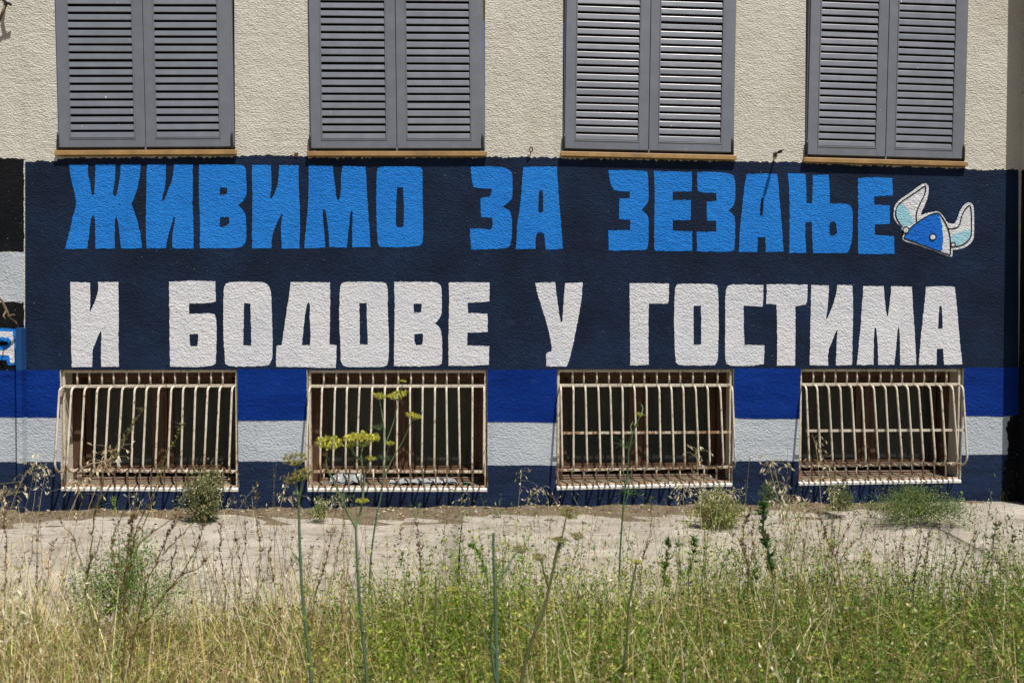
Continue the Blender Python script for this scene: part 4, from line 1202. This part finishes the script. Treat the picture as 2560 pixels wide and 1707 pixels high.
def umbel(v, p, up_dir, R, col, nrays=16, dense=6):
    """flat-topped fennel umbel: rays that each carry a small cluster of yellow florets"""
    up_dir = Vector(up_dir).normalized()
    a = up_dir.orthogonal().normalized(); b = up_dir.cross(a)
    for i in range(nrays):
        an = 2*math.pi*i/nrays*2.4; rr = R*math.sqrt((i+0.5)/nrays)
        tip = p+up_dir*(R*0.75-0.25*rr)+(a*math.cos(an)+b*math.sin(an))*rr
        v[0].tube([p, p.lerp(tip, .5)+up_dir*(-0.08*R), tip], 0.0009, 0.0006, (0.22, 0.24, 0.07), 3)
        m = dense*2
        c = np.array(tip)[None, :]+rng.normal(0, R*0.075, (m, 3))
        d = rng.normal(0, 1, (m, 3))+np.array(up_dir)*1.2
        v[1].leaves(c, d, rng.uniform(R*0.12, R*0.24, m), rng.uniform(R*0.10, R*0.19, m), pick(col, m), 0.3)
YEL = [(0.60, 0.56, 0.06), (0.50, 0.50, 0.08), (0.68, 0.62, 0.12), (0.36, 0.39, 0.08)]
FADED = [(0.36, 0.32, 0.09), (0.30, 0.27, 0.07), (0.42, 0.38, 0.13), (0.22, 0.22, 0.07)]
def fennel(label, d, stems, umbels, r=0.0055, col=(0.085, 0.135, 0.075), fronds=(), heads_col=None):
    st = Veg(); fl = Veg()
    main = to_ground(pxs(stems[0], d))
    st.tube(densify(main), r, r*0.55, col, 7)
    for s_ in stems[1:]:
        dd = d if len(s_[0]) == 2 else d+s_[0][2]
        pp = pxs([q[:2] for q in s_], d)
        pp = [q+Vector((0, off, 0)) for q, off in zip(pp, np.linspace(0, rng.uniform(-0.05, 0.05), len(pp)))]
        st.tube(densify(pp), r*0.6, r*0.32, tuple(np.array(col)*rng.uniform(0.95, 1.4)+np.array((0.03, 0.03, 0.0))), 6)
    heads = []
    for (u, v_, R, *rest) in umbels:
        p = pxs([(u, v_)], d)[0]
        fl = Veg(); heads.append(fl)
        umbel((fl, fl), p-Vector((0, 0, R*0.5)), (rng.normal(0, .15), rng.normal(0, .15)-0.1, 1), R, heads_col or YEL, rest[0] if rest else 18)
    for (u, v_, L) in fronds:
        p = pxs([(u, v_)], d)[0]
        for k in range(14):
            dv = Vector((rng.normal(0, 1), rng.normal(0, .6), rng.uniform(-0.3, 0.9))).normalized()
            e = p+dv*L*rng.uniform(.4, 1)
            st.tube([p, p.lerp(e, .6)+Vector((0, 0, .01)), e], 0.0008, 0.0004, (0.09, 0.15, 0.05), 3)
    base = main[0]
    root = empty('fennel_plant', base)
    o1 = st.build('stem', M['stem'], root); localise(o1, base)
    for fl in heads:
        o2 = fl.build('flower_head', M['leaf'], root); localise(o2, base)
    tag(root, label, 'plant', 'fennel plants in the foreground')
    return root
fennel('tall bare-stalked fennel with a drooping head before the wall pier left of the second grille', 2.3,
       [[(778,1707),(771,1620),(757,1500),(750,1380),(748,1315),(747,1249)], [(747,1249),(738,1215),(733,1190),(735,1160)], [(747,1249),(756,1215),(760,1195)]],
       [(738,1148,0.035), (758,1186,0.034), (727,1200,0.022)], 0.0062, fronds=[(750,1400,.05)], heads_col=FADED)
fennel('fennel with two broad yellow umbels in front of the second grille', 2.35,
       [[(917.6,1706),(905,1573),(897.5,1481),(892,1390),(889,1317)], [(889,1317),(903,1267),(907,1198),(899,1148),(903,1115)],
        [(889,1317),(872,1285),(858,1252),(837,1201),(819,1163),(822,1125)], [(907,1198),(920,1170),(926,1150)], [(897,1148),(884,1130),(880,1112)]],
       [(822,1106,0.038, 22), (905,1098,0.052, 30), (880,1112,0.02), (926,1146,0.018), (905,1252,0.02)], 0.0058, fronds=[(858,1252,.06), (905,1480,.05)])
fennel('slender green fennel whose three small yellow umbels reach the top of the second grille', 3.15,
       [[(925,1430),(932,1353),(943,1280),(948,1261),(957,1207),(958,1150),(960,1105)], [(960,1105),(960,1073),(952,1029),(946,996)], [(964,1110),(983,1058),(992,1020),(994,1000)],
        [(957,1195),(986,1139),(1007,1103),(1022,1070),(1031,1048)], [(994,1000),(1001,975),(1006,962)], [(957,1187),(968,1130),(973,1112)]],
       [(946,990,0.028, 20), (996,988,0.040, 24), (1031,1040,0.034, 22), (1007,953,0.014), (974,1108,0.02)], 0.0042, (0.075, 0.14, 0.08), fronds=[(950,1075,.05), (960,1150,.04)])
fennel('thick blue-green fennel stalk cut off bare at the top in the middle foreground', 2.15,
       [[(1242,1706),(1241,1627),(1239,1547),(1237,1463),(1234,1397),(1234,1331)], [(1238,1463),(1258,1435),(1280,1402),(1296,1384)], [(1241,1630),(1222,1597),(1206,1567)], [(1238,1700),(1226,1600),(1232,1520)]],
       [(1300,1372,0.022)], 0.0066, (0.085, 0.14, 0.09), fronds=[(1262,1430,.06)], heads_col=FADED)
fennel('slanting brownish fennel stalk right of the bare one, with faded heads', 2.15,
       [[(1303,1706),(1336,1584),(1358,1529),(1373,1470),(1387,1404),(1395,1361)], [(1387,1404),(1402,1360),(1412,1320),(1420,1290)], [(1373,1470),(1360,1430),(1352,1400)]],
       [(1424,1282,0.028), (1398,1350,0.024), (1348,1392,0.02), (1440,1340,0.02)], 0.0060, (0.115, 0.12, 0.05), fronds=[(1395,1370,.06), (1340,1580,.05)], heads_col=FADED)
fennel('thin olive fennel stalk without a head between the two middle grilles, leaning right', 2.25,
       [[(1067,1706),(1077,1642),(1088,1554),(1090,1500),(1089,1441)], [(1088,1560),(1110,1515),(1128,1482)]],
       [(1132,1474,0.018)], 0.0046, (0.12, 0.125, 0.05))
fennel('leaning fennel stalk with a bent brown tip below the third grille', 2.3,
       [[(1554,1706),(1567,1609),(1572,1518),(1581,1460),(1590,1412)], [(1572,1518),(1560,1480),(1556,1450)]],
       [(1592,1404,0.016)], 0.0050, (0.10, 0.125, 0.055))
fennel('green flowering stem with a curled yellow tip in front of the third grille', 3.3,
       [[(1547,1490),(1550,1390),(1557,1280),(1563,1225),(1571,1163),(1571,1133),(1582,1085),(1596,1050),(1602,1035)], [(1582,1085),(1578,1068),(1586,1056)], [(1602,1040),(1609,1022),(1606,1012)], [(1563,1225),(1562,1190),(1560,1150)], [(1557,1280),(1572,1240),(1578,1190)]],
       [(1600,1036,0.020, 12), (1588,1062,0.012, 8)], 0.0042, (0.06, 0.13, 0.07), fronds=[(1566,1120,.08), (1560,1230,.10), (1574,1235,.07)])

def stalk_plant(label, d, polys, r=0.0022, col=(0.105, 0.085, 0.03), leaf=BROWN, nl=22, name='dry_stalk', cat='plant', group='dry branching stalks', leafsize=(0.008, 0.02), spread=0.05):
    st = Veg(); lf = Veg()
    main = to_ground(pxs(polys[0], d))
    for i, pl in enumerate(polys):
        pp = main if i == 0 else pxs(pl, d)
        off = 0 if i == 0 else rng.uniform(-spread, spread)
        pp = [Vector(q)+Vector((0, o_, 0)) for q, o_ in zip(pp, np.linspace(0, off, len(pp)))]
        dp = densify(pp, 4)
        dp = [q+Vector((rng.normal(0, .0025), 0, rng.normal(0, .0015))) for q in dp]
        k = 1.0 if i == 0 else 0.7
        cc = tuple(np.array(col)*rng.uniform(0.8, 1.3))
        st.tube(dp, r*k, r*k*0.4, cc, 5)
        arr = np.array([tuple(q) for q in dp])
        L = np.linalg.norm(np.diff(arr, axis=0), axis=1).sum()
        m = max(3, int(nl*L/0.5))
        idx = rng.uniform(0.25 if i == 0 else 0.05, 1, m)*(len(arr)-1.001)
        i0 = idx.astype(int); fr = (idx-i0)[:, None]
        c = arr[i0]*(1-fr)+arr[i0+1]*fr
        for rep in range(2):
            dd = rng.normal(0, 1, (m, 3)); dd[:, 2] = np.abs(dd[:, 2])+0.4
            lf.leaves(c+rng.normal(0, .002, c.shape), dd, rng.uniform(*leafsize, m), rng.uniform(leafsize[0]*.45, leafsize[1]*.4, m), pick(leaf, m))
        # short side shoots
        for j in range(int(m*0.35)):
            q = Vector(c[j]); dv = Vector((rng.normal(0, 1), rng.normal(0, .6), rng.uniform(0.4, 1.3))).normalized()*rng.uniform(0.012, 0.035)
            st.tube([q, q+dv*0.6+Vector((0, 0, .003)), q+dv], r*0.35, r*0.2, cc, 3)
    base = main[0]
    root = empty(name, base)
    o1 = st.build('stem', M['stem'], root); localise(o1, base)
    o2 = lf.build('leaf', M['leaf'], root); localise(o2, base); o2['kind'] = 'stuff'
    tag(root, label, cat, group)
    return root
S8 = 2352/860.0
def z5(l): return [(x/S8, 1134+y/S8) for x, y in l]
def z6(l): return [(850+x/S8, 1134+y/S8) for x, y in l]
def z7(l): return [(1700+x/S8, 1134+y/S8) for x, y in l]
stalk_plant('large dark branching dead stalk fanning to the right in front of the left pavement', 2.5,
  [z5([(835,1568),(845,1420),(855,1200),(850,1040),(850,870),(870,760),(880,600),(900,470),(920,430)]), z5([(850,880),(895,740),(925,580),(990,400),(1060,310),(1085,285)]),
   z5([(860,1500),(930,1230),(990,940),(1070,750),(1150,560),(1200,490),(1240,420)]), z5([(960,1200),(1060,1060),(1150,930),(1240,810),(1330,640),(1380,500),(1400,460)]),
   z5([(1240,825),(1320,800),(1380,760),(1425,715)]), z5([(1110,690),(1180,610),(1230,560),(1300,480)]), z5([(925,640),(1000,570),(1080,510),(1180,450),(1260,430)]), z5([(850,880),(810,820),(780,740),(765,650),(770,560),(800,490),(830,400)]),
   z5([(1160,850),(1210,700),(1250,600)]), z5([(1330,650),(1370,635),(1390,615)])], 0.0036, nl=26)
stalk_plant('tall thin stalk rising before the first grille with a green budding tip', 2.7,
  [z5([(655,1260),(640,1200),(610,1080),(590,930),(600,820),(618,740),(628,600),(640,480),(660,360),(690,285)])+[(256,1187),(286,1148),(316,1088),(342,1044),(354,1024)], z5([(620,740),(680,620),(700,540)]), z5([(600,820),(560,760),(500,560),(440,490),(400,420)]), [(286,1148),(296,1120),(300,1104)]], 0.0030, (0.13, 0.12, 0.045), leaf=[(0.22, 0.20, 0.07), (0.16, 0.19, 0.06), (0.2, 0.12, 0.05)], nl=22)
stalk_plant('thin budding stalk crossing the middle of the first grille', 3.3,
  [[(330,1440),(345,1370),(365,1300),(385,1225),(411,1148),(432,1112),(448,1078),(454,1062)], [(385,1225),(396,1190),(400,1172)]], 0.0020, (0.15, 0.14, 0.05), leaf=[(0.26, 0.24, 0.08), (0.18, 0.2, 0.06)], nl=20)
stalk_plant('reddish seed stalk cluster at the far left edge of the weeds', 2.9,
  [z5([(30,1000),(35,850),(45,620),(30,480),(25,380)]), z5([(130,900),(140,760),(150,680)]), z5([(250,980),(250,780),(255,560),(265,420)]), z5([(330,860),(310,720),(345,600)]), z5([(205,760),(212,640),(200,600)])], 0.0020, (0.14, 0.07, 0.03), leaf=[(0.20, 0.075, 0.03), (0.16, 0.10, 0.04), (0.13, 0.14, 0.05)], nl=30)
stalk_plant('brown seeded stalks standing before bare concrete left of the first fennel', 3.0,
  [z5([(1540,1020),(1535,900),(1510,760),(1505,600),(1500,470)]), z5([(1640,1000),(1650,800),(1690,600),(1690,470),(1700,290)]), z5([(1760,960),(1775,800),(1790,640),(1770,480),(1775,300),(1778,160)]), z5([(1700,900),(1640,760),(1600,640),(1585,560)]), z5([(1480,900),(1465,800),(1470,720)]), z5([(1880,900),(1850,760),(1840,660),(1890,520)])], 0.0020, (0.13, 0.085, 0.035), leaf=[(0.2, 0.11, 0.045), (0.15, 0.14, 0.05), (0.24, 0.15, 0.06)], nl=34)
stalk_plant('rusty-tipped stalks rising between the first two fennels', 3.0,
  [z5([(2150,1000),(2190,860),(2230,740),(2260,600),(2290,500)]), z5([(2090,900),(2100,760),(2130,640)]), z5([(2300,900),(2290,760),(2310,640),(2340,560)]), z5([(2010,840),(1990,700),(1975,560)])], 0.0018, (0.16, 0.12, 0.045), leaf=[(0.26, 0.11, 0.04), (0.22, 0.19, 0.07)], nl=34)
stalk_plant('tiny dark-seeded stalk in front of the slab joint', 3.1,
  [z6([(560,900),(545,720),(535,640),(530,540),(520,470)]), z6([(545,720),(560,650),(575,590)]), z6([(420,760),(430,680),(440,640)]), z6([(390,800),(408,620),(412,520)])], 0.0016, (0.12, 0.07, 0.035), nl=26)
stalk_plant('pair of thin dark stems leaning right below the third grille', 3.2,
  [z6([(2020,1010),(2050,880),(2070,700),(2110,580),(2125,440),(2130,300)]), z6([(2070,700),(2120,610),(2150,520),(2170,430)]), z6([(2050,870),(2020,800),(2015,740)])], 0.0022, (0.10, 0.085, 0.035), leaf=[(0.14, 0.12, 0.04), (0.2, 0.13, 0.05)], nl=12)
stalk_plant('dark knobbly branching stalk before the pavement below the pier right of the third grille', 2.9,
  [z7([(460,930),(462,800),(450,700),(430,600),(450,470),(490,370)]), z7([(462,800),(500,640),(495,520),(510,440)]), z7([(450,720),(400,580),(360,560),(375,540)]), z7([(480,700),(540,600),(560,540)]), z7([(462,850),(400,720),(385,680)])], 0.0024, (0.115, 0.07, 0.035), nl=40, leafsize=(0.007, 0.016))
stalk_plant('V-shaped brown stalk under the last grille with knobbly arms', 2.9,
  [z7([(1080,800),(1050,690),(1020,620),(985,520),(945,400)]), z7([(1060,700),(1110,560),(1150,470),(1200,380)]), z7([(1080,790),(1140,650),(1230,570),(1275,450),(1300,370)]), z7([(840,690),(880,580),(905,460)]), z7([(1050,690),(1065,560),(1080,440)]), z7([(985,500),(1030,470),(1060,420)])], 0.0022, (0.12, 0.085, 0.035), nl=36, leafsize=(0.007, 0.016))
stalk_plant('dense group of dark seeded stalks on the right in front of the pavement', 2.9,
  [z7([(1600,960),(1605,840),(1640,700),(1700,560),(1750,480)]), z7([(1780,960),(1790,780),(1800,600),(1830,470)]), z7([(1590,900),(1630,640),(1650,430)]), z7([(1900,960),(1930,760),(1990,610),(2030,520)]), z7([(1680,930),(1690,760),(1720,640),(1690,560)]), z7([(1850,880),(1870,740),(1850,620)]), z7([(2010,800),(2040,600)]), z7([(1560,860),(1540,720),(1560,560)])], 0.0022, (0.105, 0.075, 0.035), leaf=[(0.16, 0.10, 0.045), (0.12, 0.12, 0.045), (0.11, 0.06, 0.03)], nl=38, leafsize=(0.007, 0.017))
stalk_plant('loose green-leaved stalks at the right edge before the slab joint', 2.8,
  [z7([(2080,900),(2110,720),(2150,580),(2180,460)]), z7([(2240,900),(2230,700),(2200,560),(2170,440)]), z7([(2330,900),(2300,680),(2310,560),(2290,420)]), z7([(2180,820),(2120,660)])], 0.0018, (0.13, 0.14, 0.05), leaf=[(0.16, 0.2, 0.06), (0.1, 0.15, 0.04), (0.2, 0.13, 0.05)], nl=30)
stalk_plant('leafy green shoot with broad pointed leaves right of the third grille stem', 2.9,
  [z7([(60,900),(80,760),(95,640),(100,590)]), z7([(150,900),(170,720),(190,640)]), z7([(260,860),(290,720),(330,650)])], 0.0022, (0.10, 0.15, 0.045), leaf=[(0.09, 0.17, 0.04), (0.12, 0.21, 0.05)], nl=26, leafsize=(0.014, 0.034), name='leafy_shoot', group='green leafy shoots')
stalk_plant('tall green lance-leaved shoot beside the pale oat heads below the last pier', 2.9,
  [z7([(640,900),(610,720),(580,560),(570,440),(580,340)]), z7([(520,880),(500,800),(490,740)])], 0.0034, (0.07, 0.13, 0.05), leaf=[(0.07, 0.15, 0.045), (0.10, 0.19, 0.05)], nl=44, leafsize=(0.016, 0.040), name='leafy_shoot', group='green leafy shoots')
stalk_plant('bright green fern-like sprig beside the slab joint in the middle', 2.9,
  [z6([(1010,900),(985,790),(950,690),(900,630)]), z6([(1240,900),(1260,780),(1240,700)])], 0.0018, (0.13, 0.2, 0.05), leaf=[(0.16, 0.27, 0.05), (0.2, 0.3, 0.07)], nl=36, leafsize=(0.012, 0.028), name='leafy_shoot', group='green leafy shoots')
stalk_plant('trifoliate green shoot before the pavement right of centre', 2.9,
  [z6([(2200,900),(2225,760),(2240,680),(2240,600)]), z6([(2330,900),(2320,700),(2310,610)]), z6([(2240,760),(2200,750),(2185,760)])], 0.0018, (0.12, 0.18, 0.05), leaf=[(0.14, 0.22, 0.05), (0.09, 0.16, 0.04)], nl=36, leafsize=(0.012, 0.030), name='leafy_shoot', group='green leafy shoots')
# the green mound by the dead stalk on the left
def bush(label, cu, cv, d, rx, ry, rz, n, pal, ls, name='bush', cat='bush', stems=10, group=None, trail=0.0):
    c0 = pxs([(cu, cv)], d)[0]
    foot = Vector((c0.x, c0.y, max(c0.z-rz*1.05, -0.13 if c0.y < -1.75 else (-0.04 if c0.y < -.3 else 0.0))))
    st = Veg(); lf = Veg()
    per = n//max(1, stems)
    for i in range(stems):
        v = Vector((rng.normal(0, .6), rng.normal(0, .6), abs(rng.normal(0.55, .4)))); v.normalize()
        rr = rng.uniform(0.65, 1.1)
        tip = c0+Vector((v.x*rx*rr, v.y*ry*rr, (v.z*1.9-0.9)*rz*rr))
        mid = foot.lerp(tip, .5)+Vector((rng.normal(0, .15)*rx, 0, 0.25*rz))
        ft = foot+Vector((rng.normal(0, .38)*rx, rng.normal(0, .38)*ry, 0))
        pp = densify([ft, mid, tip], 5)
        st.tube(pp, 0.0022, 0.0008, tuple(np.array(pal[0])*0.9), 4)
        a = np.array([tuple(q) for q in pp])
        t = rng.uniform(0.15, 1, per)**0.8*(len(a)-1.001); k = t.astype(int); f = (t-k)[:, None]
        c = a[k]*(1-f)+a[k+1]*f+rng.normal(0, 1, (per, 3))*np.array([rx, ry, rz])*0.15
        dd = rng.normal(0, 1, (per, 3))+np.array(v)*0.8; dd[:, 2] += .3
        lf.leaves(c, dd, rng.uniform(ls*.6, ls*1.4, per), rng.uniform(ls*.25, ls*.55, per), pick(pal, per))
    root = empty(name, foot)
    o1 = st.build('stem', M['stem'], root); localise(o1, foot)
    o2 = lf.build('foliage', M['leaf'], root); localise(o2, foot); o2['kind'] = 'stuff'
    tag(root, label, cat, group)
    return root
bush('light green clover-like mound behind the large dead stalk', 330, 1430, 3.1, 0.26, 0.16, 0.16, 3600, [(0.15, 0.24, 0.05), (0.20, 0.28, 0.06), (0.11, 0.19, 0.04)], 0.013, 'weed_clump', 'weed', 36)
bush('grey-green feathery bush with dry tips at the right end of the first grille', 507, 1225, 4.92, 0.135, 0.10, 0.185, 3800, [(0.10, 0.15, 0.05), (0.15, 0.18, 0.07), (0.40, 0.36, 0.17), (0.08, 0.12, 0.045), (0.50, 0.45, 0.26)], 0.018, stems=34)
bush('wide low creeping green bush at the foot of the wall below the last grille', 2290, 1258, 4.72, 0.36, 0.20, 0.10, 6500, [(0.16, 0.22, 0.06), (0.12, 0.18, 0.05), (0.21, 0.26, 0.09), (0.08, 0.14, 0.045)], 0.013, stems=60)
bush('small upright leafy bush at the wall foot left of the creeping one', 2100, 1240, 4.9, 0.12, 0.08, 0.09, 1300, [(0.12, 0.18, 0.05), (0.09, 0.15, 0.045), (0.2, 0.2, 0.09)], 0.013, stems=22)
bush('pale yellow-green tuft on the pavement below the third grille', 1793, 1268, 4.75, 0.16, 0.10, 0.13, 2800, [(0.30, 0.32, 0.12), (0.24, 0.27, 0.09), (0.42, 0.40, 0.2)], 0.020, 'grass_tuft', 'grass', 34)
bush('thin dark green herb against the navy plinth right of the third grille', 1920, 1232, 4.95, 0.07, 0.05, 0.09, 520, [(0.08, 0.14, 0.045), (0.13, 0.19, 0.06)], 0.013, 'weed_clump', 'weed', 9)
bush('little green herb under the middle of the first grille', 285, 1262, 4.95, 0.03, 0.03, 0.065, 130, [(0.17, 0.27, 0.06), (0.22, 0.3, 0.08)], 0.012, 'weed_clump', 'weed', 3)
bush('green weed sprig at the foot of the wall left of the third grille', 1248, 1262, 4.95, 0.03, 0.03, 0.085, 170, [(0.17, 0.24, 0.09), (0.13, 0.19, 0.06)], 0.010, 'weed_clump', 'weed', 4)
bush('pale sprig of weed under the second grille, right of its middle', 1040, 1266, 4.95, 0.035, 0.03, 0.065, 170, [(0.22, 0.27, 0.13), (0.15, 0.2, 0.08)], 0.009, 'weed_clump', 'weed', 4)
bush('green weed tuft under the left end of the second grille', 795, 1270, 4.9, 0.07, 0.05, 0.07, 520, [(0.17, 0.23, 0.06), (0.26, 0.30, 0.10)], 0.015, 'weed_clump', 'weed', 10)

def oats(label, d, stems, r=0.0016, n=16, size=(0.016, 0.027), group='wild oat tufts', spread=0.045):
    """wild oats: pale culms, each with a nodding panicle of slender spikelets"""
    st = Veg(); sp = Veg()
    base = None
    for pl in stems:
        pp = to_ground(pxs(pl, d)) if base is None else pxs(pl, d)
        if base is None: base = Vector(pp[0])
        else: pp = [base+Vector((rng.normal(0, .02), rng.normal(0, .02), 0))]+list(pp) if (Vector(pp[0])-base).length > 0.03 and (Vector(pp[0])-base).length < 0.45 else pp
        dp = densify(pp, 4)
        col = pick(STRAW[:2]+STRAW[3:4], 1)[0]
        st.tube(dp, r, r*0.45, col, 4)
        arr = np.array([tuple(q) for q in dp])
        for k in range(n):
            t = rng.uniform(0.58, 1.0)*(len(arr)-1.001); i = int(t); f = t-i
            q = Vector(arr[i]*(1-f)+arr[i+1]*f)
            e = q+Vector((rng.normal(0, spread), rng.normal(0, spread*.8), rng.uniform(-0.02, 0.03)))
            st.tube([q, q.lerp(e, .6)+Vector((0, 0, .008)), e], 0.0005, 0.0004, col, 3)
            m = 4
            c = np.repeat(np.array(e)[None, :], m, 0)
            dd = np.repeat((np.array(e-q)/max(1e-4, (e-q).length)*0.6+np.array([0, 0, rng.choice([-0.9, -0.9, 0.5])]))[None, :], m, 0)+rng.normal(0, .13, (m, 3))
            sp.leaves(c, dd, rng.uniform(*size, m), rng.uniform(0.0035, 0.0058, m), pick([(0.62, 0.56, 0.40), (0.70, 0.65, 0.50), (0.52, 0.45, 0.28)], m, .1), 0.2)
    root = empty('wild_oat', base)
    o1 = st.build('stem', M['straw'], root); localise(o1, base)
    o2 = sp.build('spikelet', M['straw'], root); localise(o2, base); o2['kind'] = 'stuff'
    tag(root, label, 'grass', group)
    return root
oats('long pale wild oat stem leaning right across the cable duct foot', 2.9, [z5([(-20,760),(20,560),(60,420),(100,300),(150,190),(190,120),(235,80)]), z5([(0,560),(-20,420),(20,260)])], n=20)
oats('three upright wild oat stems left of the first grille', 4.6, [[(62,1282),(72,1240),(80,1205),(84,1165),(92,1155)], [(80,1282),(88,1230),(92,1180),(98,1162)], [(95,1285),(102,1245),(108,1210),(114,1186)]], 0.0014, 12, (0.014, 0.022), spread=0.03)
oats('wild oats drooping in front of the left half of the first grille', 3.6, [[(165,1330),(180,1270),(205,1220),(240,1175),(262,1150)], [(205,1330),(225,1260),(255,1190),(278,1140),(290,1120)], [(175,1310),(190,1250),(200,1210),(225,1185)]], n=22, spread=0.04)
oats('single arched wild oat head under the first grille', 4.2, [[(322,1330),(330,1280),(338,1248),(348,1232)], [(330,1320),(345,1275),(352,1262)]], 0.0012, 6, spread=0.02)
oats('wild oat heads standing just right of the first grille', 4.8, [[(590,1290),(604,1262),(618,1240),(636,1222)], [(560,1288),(572,1262),(578,1250)]], 0.0012, 5, spread=0.02)
oats('wild oats hanging beside the drooping fennel head', 3.4, [[(690,1330),(700,1270),(712,1225),(722,1180)], [(740,1320),(735,1280),(728,1240)]], n=12, spread=0.025)
oats('wild oat tuft at the wall foot behind the broad yellow umbels', 4.6, [[(820,1300),(828,1262),(840,1240)], [(840,1302),(856,1262),(870,1244)], [(800,1300),(808,1270),(818,1250)]], 0.0012, 11, spread=0.04)
oats('slim wild oat stem at the right end of the second grille', 4.85, [[(1150,1300),(1152,1270),(1156,1245),(1158,1235)]], 0.0012, 7, spread=0.02)
oats('tall wild oat spike on the navy plinth between the middle grilles', 4.7, [[(1294,1300),(1297,1250),(1301,1210),(1304,1170)], [(1310,1290),(1322,1250),(1340,1226)]], 0.0014, 14, spread=0.022)
oats('pair of nodding wild oat heads just left of the third grille', 4.8, [[(1372,1285),(1370,1250),(1362,1232),(1350,1222)], [(1400,1285),(1392,1262),(1386,1248)]], 0.0012, 8, spread=0.022)
oats('tall oat stems rising before the right end of the third grille', 3.7, [[(1770,1420),(1755,1330),(1750,1250),(1745,1180),(1740,1120)], [(1712,1420),(1710,1300),(1708,1240),(1712,1215)]], n=26, spread=0.035)
oats('bushy wild oat heads above the pale tuft', 4.6, [[(1790,1290),(1800,1240),(1808,1215)], [(1805,1290),(1825,1245),(1835,1225)], [(1780,1290),(1772,1250),(1765,1225)]], 0.0012, 16, spread=0.035)
oats('thick pale sheaf of wild oats in front of the pier between the last two grilles', 3.0, [[(2030,1660),(2005,1480),(1975,1330),(1950,1230),(1932,1150)], [(2010,1660),(1990,1480),(1960,1310),(1940,1230),(1922,1160)], [(1990,1640),(1980,1440),(1965,1300),(1950,1250)], [(2045,1640),(2020,1420),(1990,1300),(1970,1250)]], 0.0019, 34, spread=0.028)
oats('wild oats beside the left end of the last grille', 4.0, [[(2000,1360),(1992,1300),(1986,1260),(1980,1236)], [(2010,1360),(2008,1300),(2006,1265)], [(2100,1350),(2094,1290),(2090,1250),(2080,1225)]], 0.0013, 16, spread=0.03)
oats('dry drooping wild oats in front of the left bars of the last grille', 4.3, [[(2060,1330),(2052,1250),(2046,1170),(2040,1120),(2030,1085)], [(2080,1320),(2076,1250),(2070,1200),(2064,1150)]], 0.0012, 14, spread=0.03)
oats('pale wild oats massed at the left edge of the foreground', 2.2, [[(20,1707),(15,1600),(8,1500),(14,1420)], [(60,1707),(50,1620),(36,1560),(30,1500)], [(0,1700),(-10,1560),(0,1480)]], n=26, spread=0.05)

# straw culms fanning left across the right foreground: countable tall dry stems
def culms(label, d, lines, r=0.0016):
    st = Veg(); base = None
    for pl in lines:
        pp = to_ground(pxs(pl, d+rng.uniform(-.12, .12)))
        if base is None: base = Vector(pp[0])
        st.tube(densify(pp, 3), r*rng.uniform(.8, 1.2), r*0.5, pick(STRAW[:2]+STRAW[2:3], 1)[0], 4)
    root = st.build('dry_culms', M['straw']); localise(root, base); root.location = base
    tag(root, label, 'grass', 'sheaves of dry straw culms')
    return root
culms('sheaf of tall straw culms leaning left below the thick oat heads', 2.6,
  [z7([(780,1600),(740,1250),(690,950),(640,640)]), z7([(850,1600),(790,1300),(760,1050),(735,800)]), z7([(1000,1560),(940,1200),(880,940),(830,740)]), z7([(1350,1560),(1290,1300),(1220,1050),(1180,880)]), z7([(1100,1560),(1060,1300),(1020,1150),(1040,880)]), z7([(960,1560),(985,1350),(1010,1100),(1030,900)]), z7([(1260,1560),(1180,1250),(1130,1000),(1090,860)]), z7([(700,1400),(680,1050),(610,780),(560,640)]), z7([(900,1400),(840,1000),(780,800),(700,640)]), z7([(1200,1500),(1170,1200),(1195,900)])])
culms('sheaf of straw culms leaning left at the right middle foreground', 2.4,
  [z7([(300,1600),(270,1350),(240,1100),(200,880)]), z7([(340,1600),(300,1300),(280,1100),(270,950)]), z7([(200,1580),(150,1250),(110,950),(60,600)]), z7([(350,1600),(350,1250),(345,1000),(340,820)]), z7([(380,1600),(375,1250),(380,980),(378,850)]), z7([(260,1560),(230,1300),(215,1000)])])
culms('long single straws slanting across the right foreground', 2.5,
  [z7([(1700,1400),(1320,1000),(1050,760),(830,560)]), z7([(700,1220),(480,1140),(200,1060),(-40,1000)]), z7([(560,1340),(350,960),(240,850)]), z7([(1600,1350),(1500,1150),(1450,1000)])], 0.0014)
culms('thin straw stems standing in the middle foreground', 2.5,
  [z6([(1210,1560),(1215,1200),(1210,900),(1212,760)]), z6([(1450,1500),(1470,1250),(1460,1000)]), z6([(1560,1500),(1580,1200),(1590,960)]), z6([(1380,1560),(1350,1300),(1230,1180),(1120,1130)]), z6([(1510,1460),(1500,1250),(1490,1060)]), z6([(1310,1500),(1400,1290),(1430,1150)])])
culms('thin straw stems standing in the left foreground', 2.5,
  [z5([(250,1560),(300,1200),(330,860),(400,630)]), z5([(300,1560),(390,1250),(470,1080)]), z5([(90,1500),(120,1200),(160,900),(180,760)]), z5([(910,1300),(960,1000),(985,820)]), z5([(1540,1560),(1550,1300),(1540,1060)]), z5([(1240,1560),(1200,1300),(1150,1160)]), z5([(1320,1200),(1318,900),(1320,720)]), z5([(400,1500),(430,1200),(480,1060)]), z5([(1840,1560),(1870,1280),(1900,1100)])])
